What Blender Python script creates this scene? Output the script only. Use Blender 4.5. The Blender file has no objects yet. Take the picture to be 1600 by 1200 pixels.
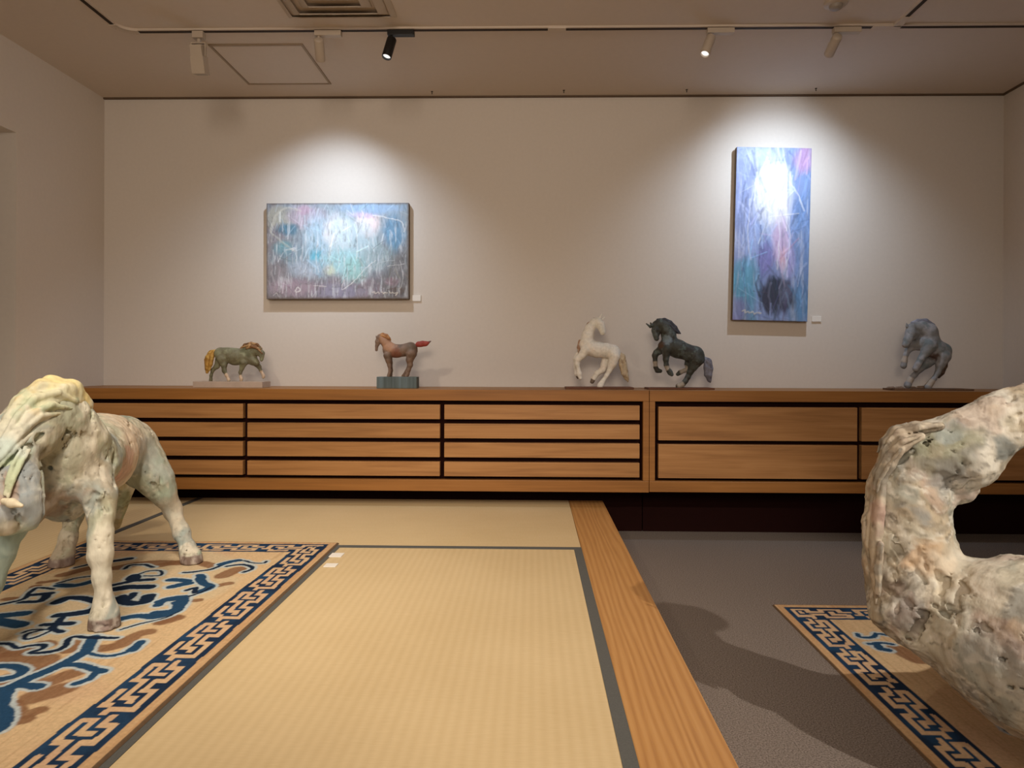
import bpy, math, random
import numpy as np
from mathutils import Vector, Matrix

# ------------------------------------------------------------------ camera
F_PX, CX, CY = 1060.0, 810.7, 568.0          # focal length and principal point of the 1600x1200 frame
ZC = 0.86                                    # camera height above the carpet
YAW, ROLL = math.radians(1.15), 0.0034
AX_F = np.array([-math.sin(YAW), math.cos(YAW), 0.0])
_r0 = np.array([math.cos(YAW), math.sin(YAW), 0.0]); _u0 = np.array([0, 0, 1.0])
AX_R = _r0 * math.cos(ROLL) + _u0 * math.sin(ROLL)
AX_U = _u0 * math.cos(ROLL) - _r0 * math.sin(ROLL)
CAM = np.array([0.0, 0.0, ZC])
scene = bpy.context.scene
col = scene.collection
cam_d = bpy.data.cameras.new('camera'); cam = bpy.data.objects.new('camera', cam_d); col.objects.link(cam)
cam_d.sensor_width = 36.0; cam_d.lens = F_PX / 1600 * 36.0
cam_d.shift_x = (800 - CX) / 1600; cam_d.shift_y = (CY - 600) / 1600
cam_d.clip_start = 0.02
cam.matrix_world = Matrix(((AX_R[0], AX_U[0], -AX_F[0], CAM[0]), (AX_R[1], AX_U[1], -AX_F[1], CAM[1]),
                           (AX_R[2], AX_U[2], -AX_F[2], CAM[2]), (0, 0, 0, 1)))
scene.camera = cam

def ray(px, py):
    return AX_F + AX_R * ((px - CX) / F_PX) - AX_U * ((py - CY) / F_PX)
def U(px, py, d):
    "point of the room seen at a pixel, at distance d along the room's depth"
    r = ray(px, py); return CAM + r * (d / r[1])
def RZ(px, py, z):
    r = ray(px, py); return CAM + r * ((z - ZC) / r[2])

# ------------------------------------------------------------------ room sizes
Z_CEIL, Y_WALL, X_L, X_R, Y_BACK = 2.317, 3.70, -2.368, 2.53, -2.6
Z_PLAT = 0.16                                # top of the tatami platform
Y_CAB, Y_PLINTH = 3.30, 3.50
Z_CAB = ZC - 0.128
Y_TRACK = 2.947

# ------------------------------------------------------------------ world, lights, exposure
scene.view_settings.view_transform = 'Standard'
scene.view_settings.look = 'None'
scene.view_settings.exposure = 0.0
scene.view_settings.gamma = 1.0
scene.view_settings.use_curve_mapping = False
world = bpy.data.worlds.new('world'); scene.world = world; world.use_nodes = True
bg = world.node_tree.nodes['Background']
bg.inputs[0].default_value = (1.0, 0.83, 0.67, 1); bg.inputs[1].default_value = 0.42

def spot(name, loc, target, power, size_deg, blend, color, radius=0.03):
    d = bpy.data.lights.new(name, 'SPOT'); d.energy = power; d.color = color
    d.spot_size = math.radians(size_deg); d.spot_blend = blend; d.shadow_soft_size = radius
    o = bpy.data.objects.new(name, d); col.objects.link(o); o.location = loc
    v = Vector(target) - Vector(loc)
    o.rotation_euler = v.to_track_quat('-Z', 'Y').to_euler()
    return o
WARM = (1.0, 0.84, 0.66); NEUT = (0.72, 0.85, 1.0)
# lamps on the tracks behind and above the camera; the last is added fill
spot('key_spot', (2.10, -0.22, 2.27), (0.98, 1.5, 0.40), 225, 50, 0.5, (1.0, 0.90, 0.78), 0.02)
spot('mat_spot', (-0.55, 0.75, 2.27), (-0.55, 1.75, 0.16), 82, 80, 1.0, (1.0, 0.86, 0.68), 0.05)
spot('pony_spot', (-0.55, 0.50, 2.27), (-1.25, 1.95, 0.5), 44, 62, 0.9, (1.0, 0.92, 0.80), 0.04)
spot('far_mat_spot', (-1.3, 1.4, 2.27), (-0.9, 2.9, 0.16), 45, 90, 1.0, (1.0, 0.84, 0.64), 0.05)
spot('room_fill', (-0.2, -1.2, 2.0), (-0.5, 3.7, 1.1), 265, 88, 1.0, (1.0, 0.84, 0.68), 0.55)  # unseen soft fill added to lift the walls, sits on no track

# ------------------------------------------------------------------ helpers
def tag(o, label=None, cat=None, group=None, kind=None):
    if label: o['label'] = label
    if cat: o['category'] = cat
    if group: o['group'] = group
    if kind: o['kind'] = kind
    return o
def thing(name, loc, label, cat, group=None):
    o = bpy.data.objects.new(name, None); col.objects.link(o); o.location = Vector(loc); o.empty_display_size = 0.05
    return tag(o, label, cat, group)
def link(name, me, mat, parent=None):
    o = bpy.data.objects.new(name, me); col.objects.link(o)
    if mat is not None: me.materials.append(mat)
    if parent is not None:
        o.parent = parent; o.matrix_parent_inverse = Matrix.Translation(-parent.location)
    return o

class MB:
    def __init__(s): s.v = []; s.f = []
    def add(s, vs, fs):
        b = len(s.v); s.v += [tuple(map(float, v)) for v in vs]; s.f += [tuple(i + b for i in f) for f in fs]; return s
    def box(s, x0, x1, y0, y1, z0, z1, bev=0.0):
        if x0 > x1: x0, x1 = x1, x0
        if y0 > y1: y0, y1 = y1, y0
        if z0 > z1: z0, z1 = z1, z0
        if bev <= 0:
            vs = [(x, y, z) for z in (z0, z1) for y in (y0, y1) for x in (x0, x1)]
            return s.add(vs, [(0, 2, 3, 1), (4, 5, 7, 6), (0, 1, 5, 4), (2, 6, 7, 3), (0, 4, 6, 2), (1, 3, 7, 5)])
        import bmesh
        bm = bmesh.new(); bmesh.ops.create_cube(bm, size=1.0)
        for v in bm.verts:
            v.co = Vector(((x0 + x1) / 2 + v.co.x * (x1 - x0), (y0 + y1) / 2 + v.co.y * (y1 - y0), (z0 + z1) / 2 + v.co.z * (z1 - z0)))
        bmesh.ops.bevel(bm, geom=list(bm.edges), offset=bev, segments=2, affect='EDGES', profile=0.6)
        bm.verts.index_update()
        s.add([v.co for v in bm.verts], [[v.index for v in f.verts] for f in bm.faces]); bm.free(); return s
    def lathe(s, a, b, prof, n=24):
        "profile [(t along a-b in metres, radius)]"
        a = Vector(a); ax = (Vector(b) - a).normalized(); q = ax.to_track_quat('Z', 'Y')
        vs = []; fs = []
        for t, r in prof:
            for k in range(n):
                w = 2 * math.pi * k / n
                vs.append(a + ax * t + q @ Vector((r * math.cos(w), r * math.sin(w), 0)))
        for i in range(len(prof) - 1):
            for k in range(n):
                k2 = (k + 1) % n
                fs.append((i * n + k, i * n + k2, (i + 1) * n + k2, (i + 1) * n + k))
        fs.append(tuple(reversed(range(n)))); fs.append(tuple((len(prof) - 1) * n + k for k in range(n)))
        return s.add(vs, fs)
    def obox(s, a, b, w, h, up=(0, 0, 1)):
        "bar from a to b, w sideways, h along up"
        a = Vector(a); b = Vector(b); d = (b - a).normalized(); up = Vector(up); sd = d.cross(up).normalized(); u2 = sd.cross(d)
        vs = [p + sd * (w / 2 * i) + u2 * (h / 2 * j) for p in (a, b) for i, j in ((-1, -1), (1, -1), (1, 1), (-1, 1))]
        return s.add(vs, [(0, 1, 2, 3), (7, 6, 5, 4), (0, 4, 5, 1), (1, 5, 6, 2), (2, 6, 7, 3), (3, 7, 4, 0)])
    def build(s, name, mat, parent=None, smooth=False):
        import bmesh
        me = bpy.data.meshes.new(name); me.from_pydata(s.v, [], s.f)
        bm = bmesh.new(); bm.from_mesh(me); bmesh.ops.recalc_face_normals(bm, faces=list(bm.faces)); bm.to_mesh(me); bm.free()
        if smooth:
            me.polygons.foreach_set('use_smooth', [True] * len(me.polygons))
            try: me.set_sharp_from_angle(angle=math.radians(40))
            except Exception: pass
        return link(name, me, mat, parent)

# ------------------------------------------------------------------ materials
def srgb(r, g, b):
    def f(c):
        c /= 255.0
        return c / 12.92 if c <= 0.04045 else ((c + 0.055) / 1.055) ** 2.4
    return (f(r), f(g), f(b))
def new_mat(name, rough=0.6, spec=0.3):
    m = bpy.data.materials.new(name); m.use_nodes = True
    b = m.node_tree.nodes['Principled BSDF']; b.inputs['Roughness'].default_value = rough
    b.inputs['Specular IOR Level'].default_value = spec
    return m, m.node_tree, b
def N(t, kind, **kw):
    n = t.nodes.new(kind)
    for k, v in kw.items():
        if k.startswith('i_'):
            n.inputs[k[2:].replace('_', ' ')].default_value = v
        else: setattr(n, k, v)
    return n
def coords(t, scale=(1, 1, 1), rot=(0, 0, 0)):
    tc = N(t, 'ShaderNodeTexCoord'); mp = N(t, 'ShaderNodeMapping')
    mp.inputs['Scale'].default_value = scale; mp.inputs['Rotation'].default_value = rot
    t.links.new(tc.outputs['Object'], mp.inputs['Vector']); return mp.outputs['Vector']
def ramp(t, fac, stops):
    r = N(t, 'ShaderNodeValToRGB'); e = r.color_ramp.elements
    while len(e) < len(stops): e.new(0.5)
    for i, (p, c) in enumerate(stops): e[i].position = p; e[i].color = (*c, 1)
    t.links.new(fac, r.inputs[0]); return r.outputs[0]
def bump(t, b, h, strength, dist=0.002):
    n = N(t, 'ShaderNodeBump'); n.inputs['Strength'].default_value = strength; n.inputs['Distance'].default_value = dist
    t.links.new(h, n.inputs['Height']); t.links.new(n.outputs[0], b.inputs['Normal']); return n
def plain(name, c, rough=0.6, spec=0.3, var=0.06, scale=30, bmp=0.0, metal=0.0):
    m, t, b = new_mat(name, rough, spec); v = coords(t)
    n = N(t, 'ShaderNodeTexNoise', i_Scale=scale, i_Detail=4.0); t.links.new(v, n.inputs['Vector'])
    lo = tuple(x * (1 - var) for x in c); hi = tuple(min(1, x * (1 + var)) for x in c)
    t.links.new(ramp(t, n.outputs['Fac'], [(0.3, lo), (0.7, hi)]), b.inputs['Base Color'])
    if bmp: bump(t, b, n.outputs['Fac'], bmp)
    b.inputs['Metallic'].default_value = metal
    return m
def wood(name, dark, mid, light, axis=0, rough=0.42, scale=1.0):
    m, t, b = new_mat(name, rough, 0.35)
    sc = [14 * scale] * 3; sc[axis] = 0.9 * scale
    v = coords(t, tuple(sc))
    n1 = N(t, 'ShaderNodeTexNoise', i_Scale=1.6, i_Detail=6.0, i_Distortion=0.9); t.links.new(v, n1.inputs['Vector'])
    sc2 = [120 * scale] * 3; sc2[axis] = 3 * scale
    v2 = coords(t, tuple(sc2))
    n2 = N(t, 'ShaderNodeTexNoise', i_Scale=1.0, i_Detail=3.0); t.links.new(v2, n2.inputs['Vector'])
    mx = N(t, 'ShaderNodeMath', operation='MULTIPLY_ADD'); mx.inputs[1].default_value = 0.35
    t.links.new(n2.outputs['Fac'], mx.inputs[0]); 
    m2 = N(t, 'ShaderNodeMath', operation='MULTIPLY'); m2.inputs[1].default_value = 0.65; t.links.new(n1.outputs['Fac'], m2.inputs[0])
    t.links.new(m2.outputs[0], mx.inputs[2])
    t.links.new(ramp(t, mx.outputs[0], [(0.32, dark), (0.5, mid), (0.68, light)]), b.inputs['Base Color'])
    bump(t, b, n2.outputs['Fac'], 0.12, 0.001)
    return m
def oak_board(name):
    "flat-sawn oak with long cathedral grain along Y"
    m, t, b = new_mat(name, 0.45, 0.3)
    v = coords(t, (16, 0.9, 16))
    w = N(t, 'ShaderNodeTexWave', wave_type='BANDS', bands_direction='X', i_Scale=1.0, i_Distortion=14.0, i_Detail=2.0); w.inputs['Detail Scale'].default_value = 0.7
    t.links.new(v, w.inputs['Vector'])
    v2 = coords(t, (160, 6, 160)); n2 = N(t, 'ShaderNodeTexNoise', i_Scale=1.0, i_Detail=3.0); t.links.new(v2, n2.inputs['Vector'])
    ad = N(t, 'ShaderNodeMath', operation='MULTIPLY_ADD'); ad.inputs[1].default_value = 0.40
    t.links.new(w.outputs['Fac'], ad.inputs[0])
    m2 = N(t, 'ShaderNodeMath', operation='MULTIPLY'); m2.inputs[1].default_value = 0.60; t.links.new(n2.outputs['Fac'], m2.inputs[0])
    t.links.new(m2.outputs[0], ad.inputs[2])
    t.links.new(ramp(t, ad.outputs[0], [(0.1, srgb(162, 114, 66)), (0.5, srgb(182, 134, 80)), (0.9, srgb(194, 148, 94))]), b.inputs['Base Color'])
    bump(t, b, n2.outputs['Fac'], 0.1, 0.001)
    return m
def tatami_mat(name, axis):
    m, t, b = new_mat(name, 0.62, 0.3)
    v = coords(t)
    ribs = N(t, 'ShaderNodeTexWave', wave_type='BANDS', bands_direction='X' if axis == 1 else 'Y', i_Scale=1.0, i_Distortion=0.0)
    ribs.inputs['Scale'].default_value = 13.0; t.links.new(v, ribs.inputs['Vector'])
    ns = coords(t, (30, 700, 30) if axis == 1 else (700, 30, 30))
    n = N(t, 'ShaderNodeTexNoise', i_Scale=1.0, i_Detail=2.0); t.links.new(ns, n.inputs['Vector'])
    n3 = N(t, 'ShaderNodeTexNoise', i_Scale=3.0, i_Detail=2.0); t.links.new(v, n3.inputs['Vector'])
    a = N(t, 'ShaderNodeMath', operation='MULTIPLY_ADD'); a.inputs[1].default_value = 0.12
    t.links.new(ribs.outputs['Fac'], a.inputs[0])
    a2 = N(t, 'ShaderNodeMath', operation='MULTIPLY_ADD'); a2.inputs[1].default_value = 0.40
    t.links.new(n.outputs['Fac'], a2.inputs[0])
    a3 = N(t, 'ShaderNodeMath', operation='MULTIPLY'); a3.inputs[1].default_value = 0.38; t.links.new(n3.outputs['Fac'], a3.inputs[0])
    t.links.new(a3.outputs[0], a2.inputs[2]); t.links.new(a2.outputs[0], a.inputs[2])
    t.links.new(ramp(t, a.outputs[0], [(0.25, srgb(198, 174, 132)), (0.75, srgb(218, 196, 156))]), b.inputs['Base Color'])
    s = N(t, 'ShaderNodeMath', operation='MULTIPLY_ADD'); s.inputs[1].default_value = 0.15
    t.links.new(n.outputs['Fac'], s.inputs[0]); t.links.new(ribs.outputs['Fac'], s.inputs[2])
    bump(t, b, s.outputs[0], 0.25, 0.001)
    return m
def carpet_mat():
    m, t, b = new_mat('carpet', 0.95, 0.1); v = coords(t)
    n = N(t, 'ShaderNodeTexNoise', i_Scale=260.0, i_Detail=3.0); t.links.new(v, n.inputs['Vector'])
    t.links.new(ramp(t, n.outputs['Fac'], [(0.3, srgb(90, 80, 75)), (0.7, srgb(148, 138, 131))]), b.inputs['Base Color'])
    bump(t, b, n.outputs['Fac'], 0.5, 0.003); return m
def attr_mat(name, rough=0.75, spec=0.25, bscale=60.0, bstr=0.4, bdist=0.003, stretch=(1, 1, 1), var=0.12, vscale=25.0):
    m, t, b = new_mat(name, rough, spec)
    a = N(t, 'ShaderNodeAttribute', attribute_name='Paint')
    v = coords(t, stretch)
    n = N(t, 'ShaderNodeTexNoise', i_Scale=bscale, i_Detail=5.0); t.links.new(v, n.inputs['Vector'])
    n2 = N(t, 'ShaderNodeTexNoise', i_Scale=vscale, i_Detail=4.0); t.links.new(v, n2.inputs['Vector'])
    mr = N(t, 'ShaderNodeMapRange'); mr.inputs['From Min'].default_value = 0.3; mr.inputs['From Max'].default_value = 0.7
    mr.inputs['To Min'].default_value = 1 - var; mr.inputs['To Max'].default_value = 1 + var
    t.links.new(n2.outputs['Fac'], mr.inputs['Value'])
    mx = N(t, 'ShaderNodeVectorMath', operation='SCALE'); t.links.new(a.outputs['Color'], mx.inputs[0]); t.links.new(mr.outputs[0], mx.inputs['Scale'])
    t.links.new(mx.outputs[0], b.inputs['Base Color'])
    bump(t, b, n.outputs['Fac'], bstr, bdist)
    return m
def emit_mat(name, c, s):
    m = bpy.data.materials.new(name); m.use_nodes = True; t = m.node_tree; t.nodes.clear()
    e = N(t, 'ShaderNodeEmission'); e.inputs[0].default_value = (*c, 1); e.inputs[1].default_value = s
    o = N(t, 'ShaderNodeOutputMaterial'); t.links.new(e.outputs[0], o.inputs[0]); return m

M_wall = plain('plaster', srgb(213, 205, 197), 0.9, 0.1, 0.015, 60, 0.05)
M_ceil = plain('ceiling_paint', srgb(208, 196, 184), 0.9, 0.1, 0.012, 40)
M_carpet = carpet_mat()
M_trim = plain('dark_trim', srgb(96, 78, 62), 0.6)
M_cab = wood('cabinet_wood', srgb(132, 88, 44), srgb(148, 100, 50), srgb(160, 110, 58), 0)
M_drawer = wood('drawer_wood', srgb(142, 100, 60), srgb(164, 118, 72), srgb(178, 132, 84), 0, scale=1.15)
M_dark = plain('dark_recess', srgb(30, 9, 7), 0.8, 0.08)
M_board = oak_board('oak_board')
M_tat_y = tatami_mat('straw_weave_long', 1)
M_tat_x = tatami_mat('straw_weave_cross', 0)
M_heri = plain('cloth_border', srgb(92, 92, 90), 0.85, 0.1, 0.08, 300)
M_white = plain('white_enamel', srgb(184, 170, 154), 0.45, 0.4, 0.02)
M_black = plain('black_enamel', srgb(20, 17, 16), 0.45, 0.4, 0.05)
M_rail = plain('rail_enamel', srgb(202, 188, 174), 0.6, 0.2, 0.02)
M_slot = plain('track_slot', srgb(48, 36, 28), 0.7)
M_card = plain('card', srgb(232, 228, 222), 0.7, 0.2, 0.01)
M_lens = emit_mat('lamp_lens', (1.0, 0.96, 0.9), 1.1)
M_reflector = plain('dim_lens', srgb(150, 140, 130), 0.4)

# ------------------------------------------------------------------ the setting
def struct(o): o['kind'] = 'structure'; return o
struct(MB().box(X_L - 1.2, X_R + 0.1, Y_BACK, Y_WALL + 0.1, -0.08, 0.0).build('floor', M_carpet))
struct(MB().box(X_L - 1.2, X_R + 0.1, Y_BACK, Y_WALL + 0.1, Z_CEIL, Z_CEIL + 0.1).build('ceiling', M_ceil))
struct(MB().box(X_L - 0.3, X_R + 0.1, Y_WALL, Y_WALL + 0.1, 0.0, Z_CEIL).build('wall_back', M_wall))
struct(MB().box(X_R, X_R + 0.1, Y_BACK, Y_WALL, 0.0, Z_CEIL).build('wall_right', M_wall))
yj = 3.06; zl = U(23, 207, yj)[2]
struct(MB().box(X_L - 0.3, X_L, yj, Y_WALL, 0.0, Z_CEIL).box(X_L - 0.3, X_L, 1.9, yj, zl, Z_CEIL).box(X_L - 0.3, X_L, Y_BACK, 1.9, 0.0, Z_CEIL).build('wall_left', M_wall))  # unseen near stretch added to block light from behind onto the jamb
struct(MB().box(X_L - 1.3, X_L - 1.2, Y_BACK, Y_WALL, 0.0, Z_CEIL).build('wall_corridor', M_wall))
struct(MB().box(X_L, X_R, Y_WALL - 0.012, Y_WALL, Z_CEIL - 0.008, Z_CEIL).build('trim_1', M_trim))
struct(MB().box(X_R - 0.012, X_R, Y_BACK, Y_WALL - 0.012, Z_CEIL - 0.008, Z_CEIL).build('trim_2', M_trim))

# ------------------------------------------------------------------ platform and tatami
XP = RZ(912, 870, Z_PLAT)[0]                    # inner edge of the oak edge board
XP2 = RZ(1048, 990, Z_PLAT)[0]                  # outer edge
tag(MB().box(X_L + .006, XP - .001, -1.2, Y_PLINTH - 0.02, 0.0, Z_PLAT - 0.0355).build('platform', M_dark), 'low dark platform under the straw mats', 'platform')
tag(MB().box(XP, XP2, -1.2, Y_PLINTH - 0.02, 0.0, Z_PLAT, 0.003).build('edge_board', M_board), 'broad oak edge board running along the right side of the straw mats', 'board')
Y_SEAM = RZ(720, 857, Z_PLAT)[1]; X_SEAM = RZ(290, 789, Z_PLAT)[0]
XA = XP - 0.945
def tatami(x0, x1, y0, y1, axis, borders, label):
    t = thing('tatami_mat', ((x0 + x1) / 2, (y0 + y1) / 2, Z_PLAT - 0.035), label, 'straw mat')
    g = 0.0012
    MB().box(x0 + g, x1 - g, y0 + g, y1 - g, Z_PLAT - 0.035, Z_PLAT, 0.002).build('woven_surface', M_tat_y if axis == 1 else M_tat_x, t)
    w = 0.029
    for s in borders:
        b = MB()
        if s == 'L': b.box(x0, x0 + w, y0, y1, Z_PLAT - 0.0345, Z_PLAT + 0.0015, 0.0006)
        if s == 'R': b.box(x1 - w, x1, y0, y1, Z_PLAT - 0.0345, Z_PLAT + 0.0015, 0.0006)
        if s == 'N': b.box(x0, x1, y0, y0 + w, Z_PLAT - 0.0345, Z_PLAT + 0.0015, 0.0006)
        if s == 'B': b.box(x0, x1, y1 - w, y1, Z_PLAT - 0.0345, Z_PLAT + 0.0015, 0.0006)
        b.build('cloth_border', M_heri, t)
tatami(XA, XP, Y_SEAM - 1.91, Y_SEAM, 1, 'LR', 'foreground straw mat beside the oak edge board, grey cloth border on its right')
tatami(X_SEAM, XP, Y_SEAM, Y_PLINTH - 0.02, 0, 'N', 'straw mat lying crosswise in front of the drawer cabinet, beyond the grey seam')
tatami(X_SEAM, XA, Y_SEAM - 1.91, Y_SEAM, 1, 'LR', 'straw mat mostly covered by the blue and tan rug')
tatami(X_L + .006, X_SEAM, Y_SEAM - 1.0, Y_PLINTH - 0.02, 1, 'R', 'straw mat in the far left corner, left of the slanting grey border')
tatami(X_L + .006, X_SEAM, Y_SEAM - 2.9, Y_SEAM - 1.0, 1, 'R', 'straw mat by the left wall, out of sight left of the rug')
tatami(X_SEAM, XP, Y_SEAM - 2.86, Y_SEAM - 1.91, 0, 'NB', 'straw mat nearest the viewer, below the frame')

# ------------------------------------------------------------------ cabinets
def zrow(px, py): return U(px, py, Y_CAB)[2]
def xcol(px): return U(px, 690, Y_CAB)[0]
def cabinet(label, x0, x1, refx, r_top, rows, r_bot, cols, stile_l, stile_r):
    t = thing('drawer_cabinet', ((x0 + x1) / 2, (Y_CAB + Y_WALL) / 2, 0), label, 'cabinet', )
    zt, zb = Z_CAB, zrow(refx, r_bot[1])
    c = MB()
    c.box(x0, x1, Y_CAB, Y_WALL - 0.002, zrow(refx, r_top), zt, 0.002)
    c.box(x0, x1, Y_CAB, Y_WALL - 0.002, zb, zrow(refx, r_bot[0]), 0.002)
    zi0, zi1 = zrow(refx, r_bot[0]), zrow(refx, r_top)
    c.box(x0, stile_l, Y_CAB, Y_WALL - 0.002, zi0 + .0005, zi1 - .0005, 0.001); c.box(stile_r, x1, Y_CAB, Y_WALL - 0.002, zi0 + .0005, zi1 - .0005, 0.001)
    c.build('carcass', M_cab, t)
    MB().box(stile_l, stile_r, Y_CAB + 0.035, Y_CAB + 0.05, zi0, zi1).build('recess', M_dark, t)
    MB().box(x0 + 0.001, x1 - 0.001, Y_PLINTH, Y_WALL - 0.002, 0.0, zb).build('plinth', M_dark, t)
    for (a, b) in cols:
        for (p, q) in rows:
            z0, z1 = zrow(refx, q), zrow(refx, p); xa, xb = xcol(a), xcol(b)
            dr = MB().box(xa, xb, Y_CAB + 0.003, Y_CAB + 0.0345, z0, z1, 0.0015).build('drawer', M_drawer, t)
            dr.data.name = 'drawer_front'
    return t
XS = xcol(1014.5)
cabinet('long oak cabinet with four rows of shallow drawers, behind the straw mats', X_L + 0.001, XS - 0.0012, 720,
        626, [(632.5, 655.3), (662.2, 685), (691.8, 714.8), (722, 744.4)], (749.8, 767.6), [(80, 379), (386, 687), (694, 999.5)], X_L + 0.05, xcol(1004.8))
cabinet('oak cabinet with two rows of deep drawers, on the right above the dark plinth', XS + 0.0012, X_R - 0.001, 1180,
        628, [(636.3, 689), (695.2, 748.2)], (753, 770), [(1029, 1340), (1347, 1636)], xcol(1023.5), xcol(1642))

# ------------------------------------------------------------------ ceiling fittings
ZT = Z_CEIL
def ceil_pt(px, py, dz=0.0): return RZ(px, py, ZT - dz)
# access hatch
h0 = ceil_pt(335, 69); h1 = ceil_pt(388, 131); h2 = ceil_pt(518, 131)
hx0, hx1, hy0, hy1 = h1[0], h2[0], h0[1], h1[1]
t = thing('access_hatch', ((hx0 + hx1) / 2, (hy0 + hy1) / 2, ZT), 'square access hatch with a thin frame in the ceiling, beside the left lamps', 'hatch')
MB().box(hx0 + .012, hx1 - .012, hy0 + .012, hy1 - .012, ZT - .003, ZT).build('panel', M_ceil, t)
f = MB(); w = .010
for a in ((hx0, hx1, hy0, hy0 + w), (hx0, hx1, hy1 - w, hy1), (hx0, hx0 + w, hy0 + w, hy1 - w), (hx1 - w, hx1, hy0 + w, hy1 - w)): f.box(*a, ZT - .006, ZT)
f.build('frame', plain('hatch_frame', srgb(150, 132, 112), 0.5), t)
# air diffuser
d0 = ceil_pt(452, 27); d1 = ceil_pt(620, 25); dx0, dx1, dy1 = d0[0], d1[0], d0[1]; dy0 = dy1 - (dx1 - dx0)
dcx, dcy, dh = (dx0 + dx1) / 2, (dy0 + dy1) / 2, (dx1 - dx0) / 2
t = thing('air_diffuser', (dcx, dcy, ZT), 'square white air diffuser with stepped rings in the ceiling at the top edge', 'air vent')
def ring(h_out, h_in, z0, z1):
    m = MB()
    vs = [(dcx + sx * h_out, dcy + sy * h_out, z0) for sx, sy in ((-1, -1), (1, -1), (1, 1), (-1, 1))] + \
         [(dcx + sx * h_in, dcy + sy * h_in, z1) for sx, sy in ((-1, -1), (1, -1), (1, 1), (-1, 1))]
    vs += [(x, y, z + .004) for x, y, z in vs]
    fs = []
    for k in range(4):
        j = (k + 1) % 4
        fs += [(k, j, 4 + j, 4 + k), (8 + k, 12 + k, 12 + j, 8 + j), (k, 8 + k, 8 + j, j), (4 + k, 4 + j, 12 + j, 12 + k)]
    return m.add(vs, fs)
ring(dh, dh - .022, ZT - .004, ZT - .014).build('frame', M_white, t)
for k in range(3):
    ho = dh - .03 - k * .055
    ring(ho, ho - .035, ZT - .006, ZT - .022).build('vane', M_white, t)
MB().box(dcx - dh + .02, dcx + dh - .02, dcy - dh + .02, dcy + dh - .02, ZT - .003, ZT).build('back_plate', plain('vent_back', srgb(190, 174, 158), 0.8), t)
# light track
def track_piece(m, a, b, w, z0, z1):
    a = Vector((a[0], a[1], 0)); b = Vector((b[0], b[1], 0)); z = (z0 + z1) / 2
    m.obox((a.x, a.y, z), (b.x, b.y, z), w, z1 - z0)
pL = ceil_pt(218, 48); pR = ceil_pt(1396, 39); pE = (X_R - .01, Y_TRACK)
yt = (pL[1] + pR[1]) / 2
t = thing('light_track', (0, yt, ZT), 'long ceiling light track with a curved corner at left and a branch at right', 'light track')
jx = pR[0]; lx = pL[0]; kx = ceil_pt(175, 35)[0]; ky = ceil_pt(175, 35)[1]
rail = MB(); slot = MB()
def con(*segs):
    m = MB()
    for a, b in segs: track_piece(m, a, b, .036, ZT - .012, ZT)
    m.build('connector', M_rail, t)
for a, b in (((lx, yt), (ceil_pt(856, 45)[0], yt)), ((ceil_pt(884, 45)[0], yt), (ceil_pt(1362, 40)[0], yt)), ((jx + .03, yt), pE),
             ((kx, ky), (kx, -1.5)), ((jx + .012, yt - .09), (jx + .012, -1.5))):
    b = (b[0], yt if abs(a[1] - yt) < 1e-6 else b[1])
    track_piece(rail, a, b, .034, ZT - .008, ZT); track_piece(slot, a, b, .017, ZT - .0092, ZT - .004)
con(((ceil_pt(856, 45)[0], yt), (ceil_pt(884, 45)[0], yt)))
con(((ceil_pt(1362, 40)[0], yt), (jx + .03, yt)), ((jx + .012, yt - .09), (jx + .012, yt - .012)))
rr = lx - kx; pts = [(lx - rr * math.sin(w), yt - (yt - ky) * (1 - math.cos(w))) for w in [i * math.pi / 2 / 8 for i in range(9)]]
con(*zip(pts[:-1], pts[1:]))
rail.build('rail', M_rail, t); slot.build('slot', M_slot, t)
# track lamps
def lamp(px, py, target, mat, label, lit, power, size, blend, colr, length=.100, rad=.021, side=1, spill=None):
    b = ceil_pt(px, py); x = b[0]
    t = thing('track_spotlight', (x, yt, ZT), label, 'spotlight', None)
    z0 = ZT - .010
    MB().box(x - .016, x + .10 * side, yt - .014, yt + .014, z0 - .022, z0, .002).build('adapter', mat, t)
    p = Vector((x, yt, z0 - .022)); tv = Vector(target)
    piv = p + Vector((0, 0, -.020)); d = (tv - piv).normalized()
    a = piv - d * .012; 
    MB().lathe(p, p + Vector((0, 0, -.03)), [(0, .006), (.026, .006)], 12).build('stem', mat, t, True)
    e = a + d * length
    MB().lathe(a, e, [(0, rad * .7), (.004, rad * .95), (.008, rad), (length - .002, rad), (length, rad * .96), (length, rad * .84), (length - .010, rad * .80)], 28).build('housing', mat, t, True)
    l = MB().lathe(a, e, [(length - .0095, rad * .79), (length - .0085, rad * .79)], 28).build('lens', M_lens if lit else M_reflector, t)
    if power:
        s = spot('spot_light', tuple(e + d * .006), target, power, size, blend, colr, .018)
        s.parent = t; s.matrix_parent_inverse = Matrix.Translation(-t.location)
        if spill:
            s2 = spot('spill_light', tuple(e + d * .006), tuple(Vector(target) - Vector((0, 0, spill[2]))), spill[0], spill[1], 1.0, colr, .018); s2.parent = t; s2.matrix_parent_inverse = Matrix.Translation(-t.location)
    return t
lamp(501, 50, U(522, 330, Y_WALL), M_white, 'white cylinder track lamp pointing straight down, second from the left on the track', True, 15, 68, 1.0, NEUT, spill=(33, 108, .7))
lamp(613, 48, (-1.02, 2.35, .2), M_black, 'black cylinder track lamp, the only black one on the track', True, 10, 60, 1.0, WARM)
lamp(1108, 46, (-0.05, 2.3, .2), M_white, 'white track lamp with a bright lens, tilted left, in the middle of the right half', True, 8, 60, 1.0, WARM)
lamp(1306, 42, U(1210, 262, Y_WALL), M_white, 'white track lamp tilted left with its lens hidden, the rightmost on the track', True, 13, 74, 1.0, NEUT, spill=(36, 110, .55))
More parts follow.
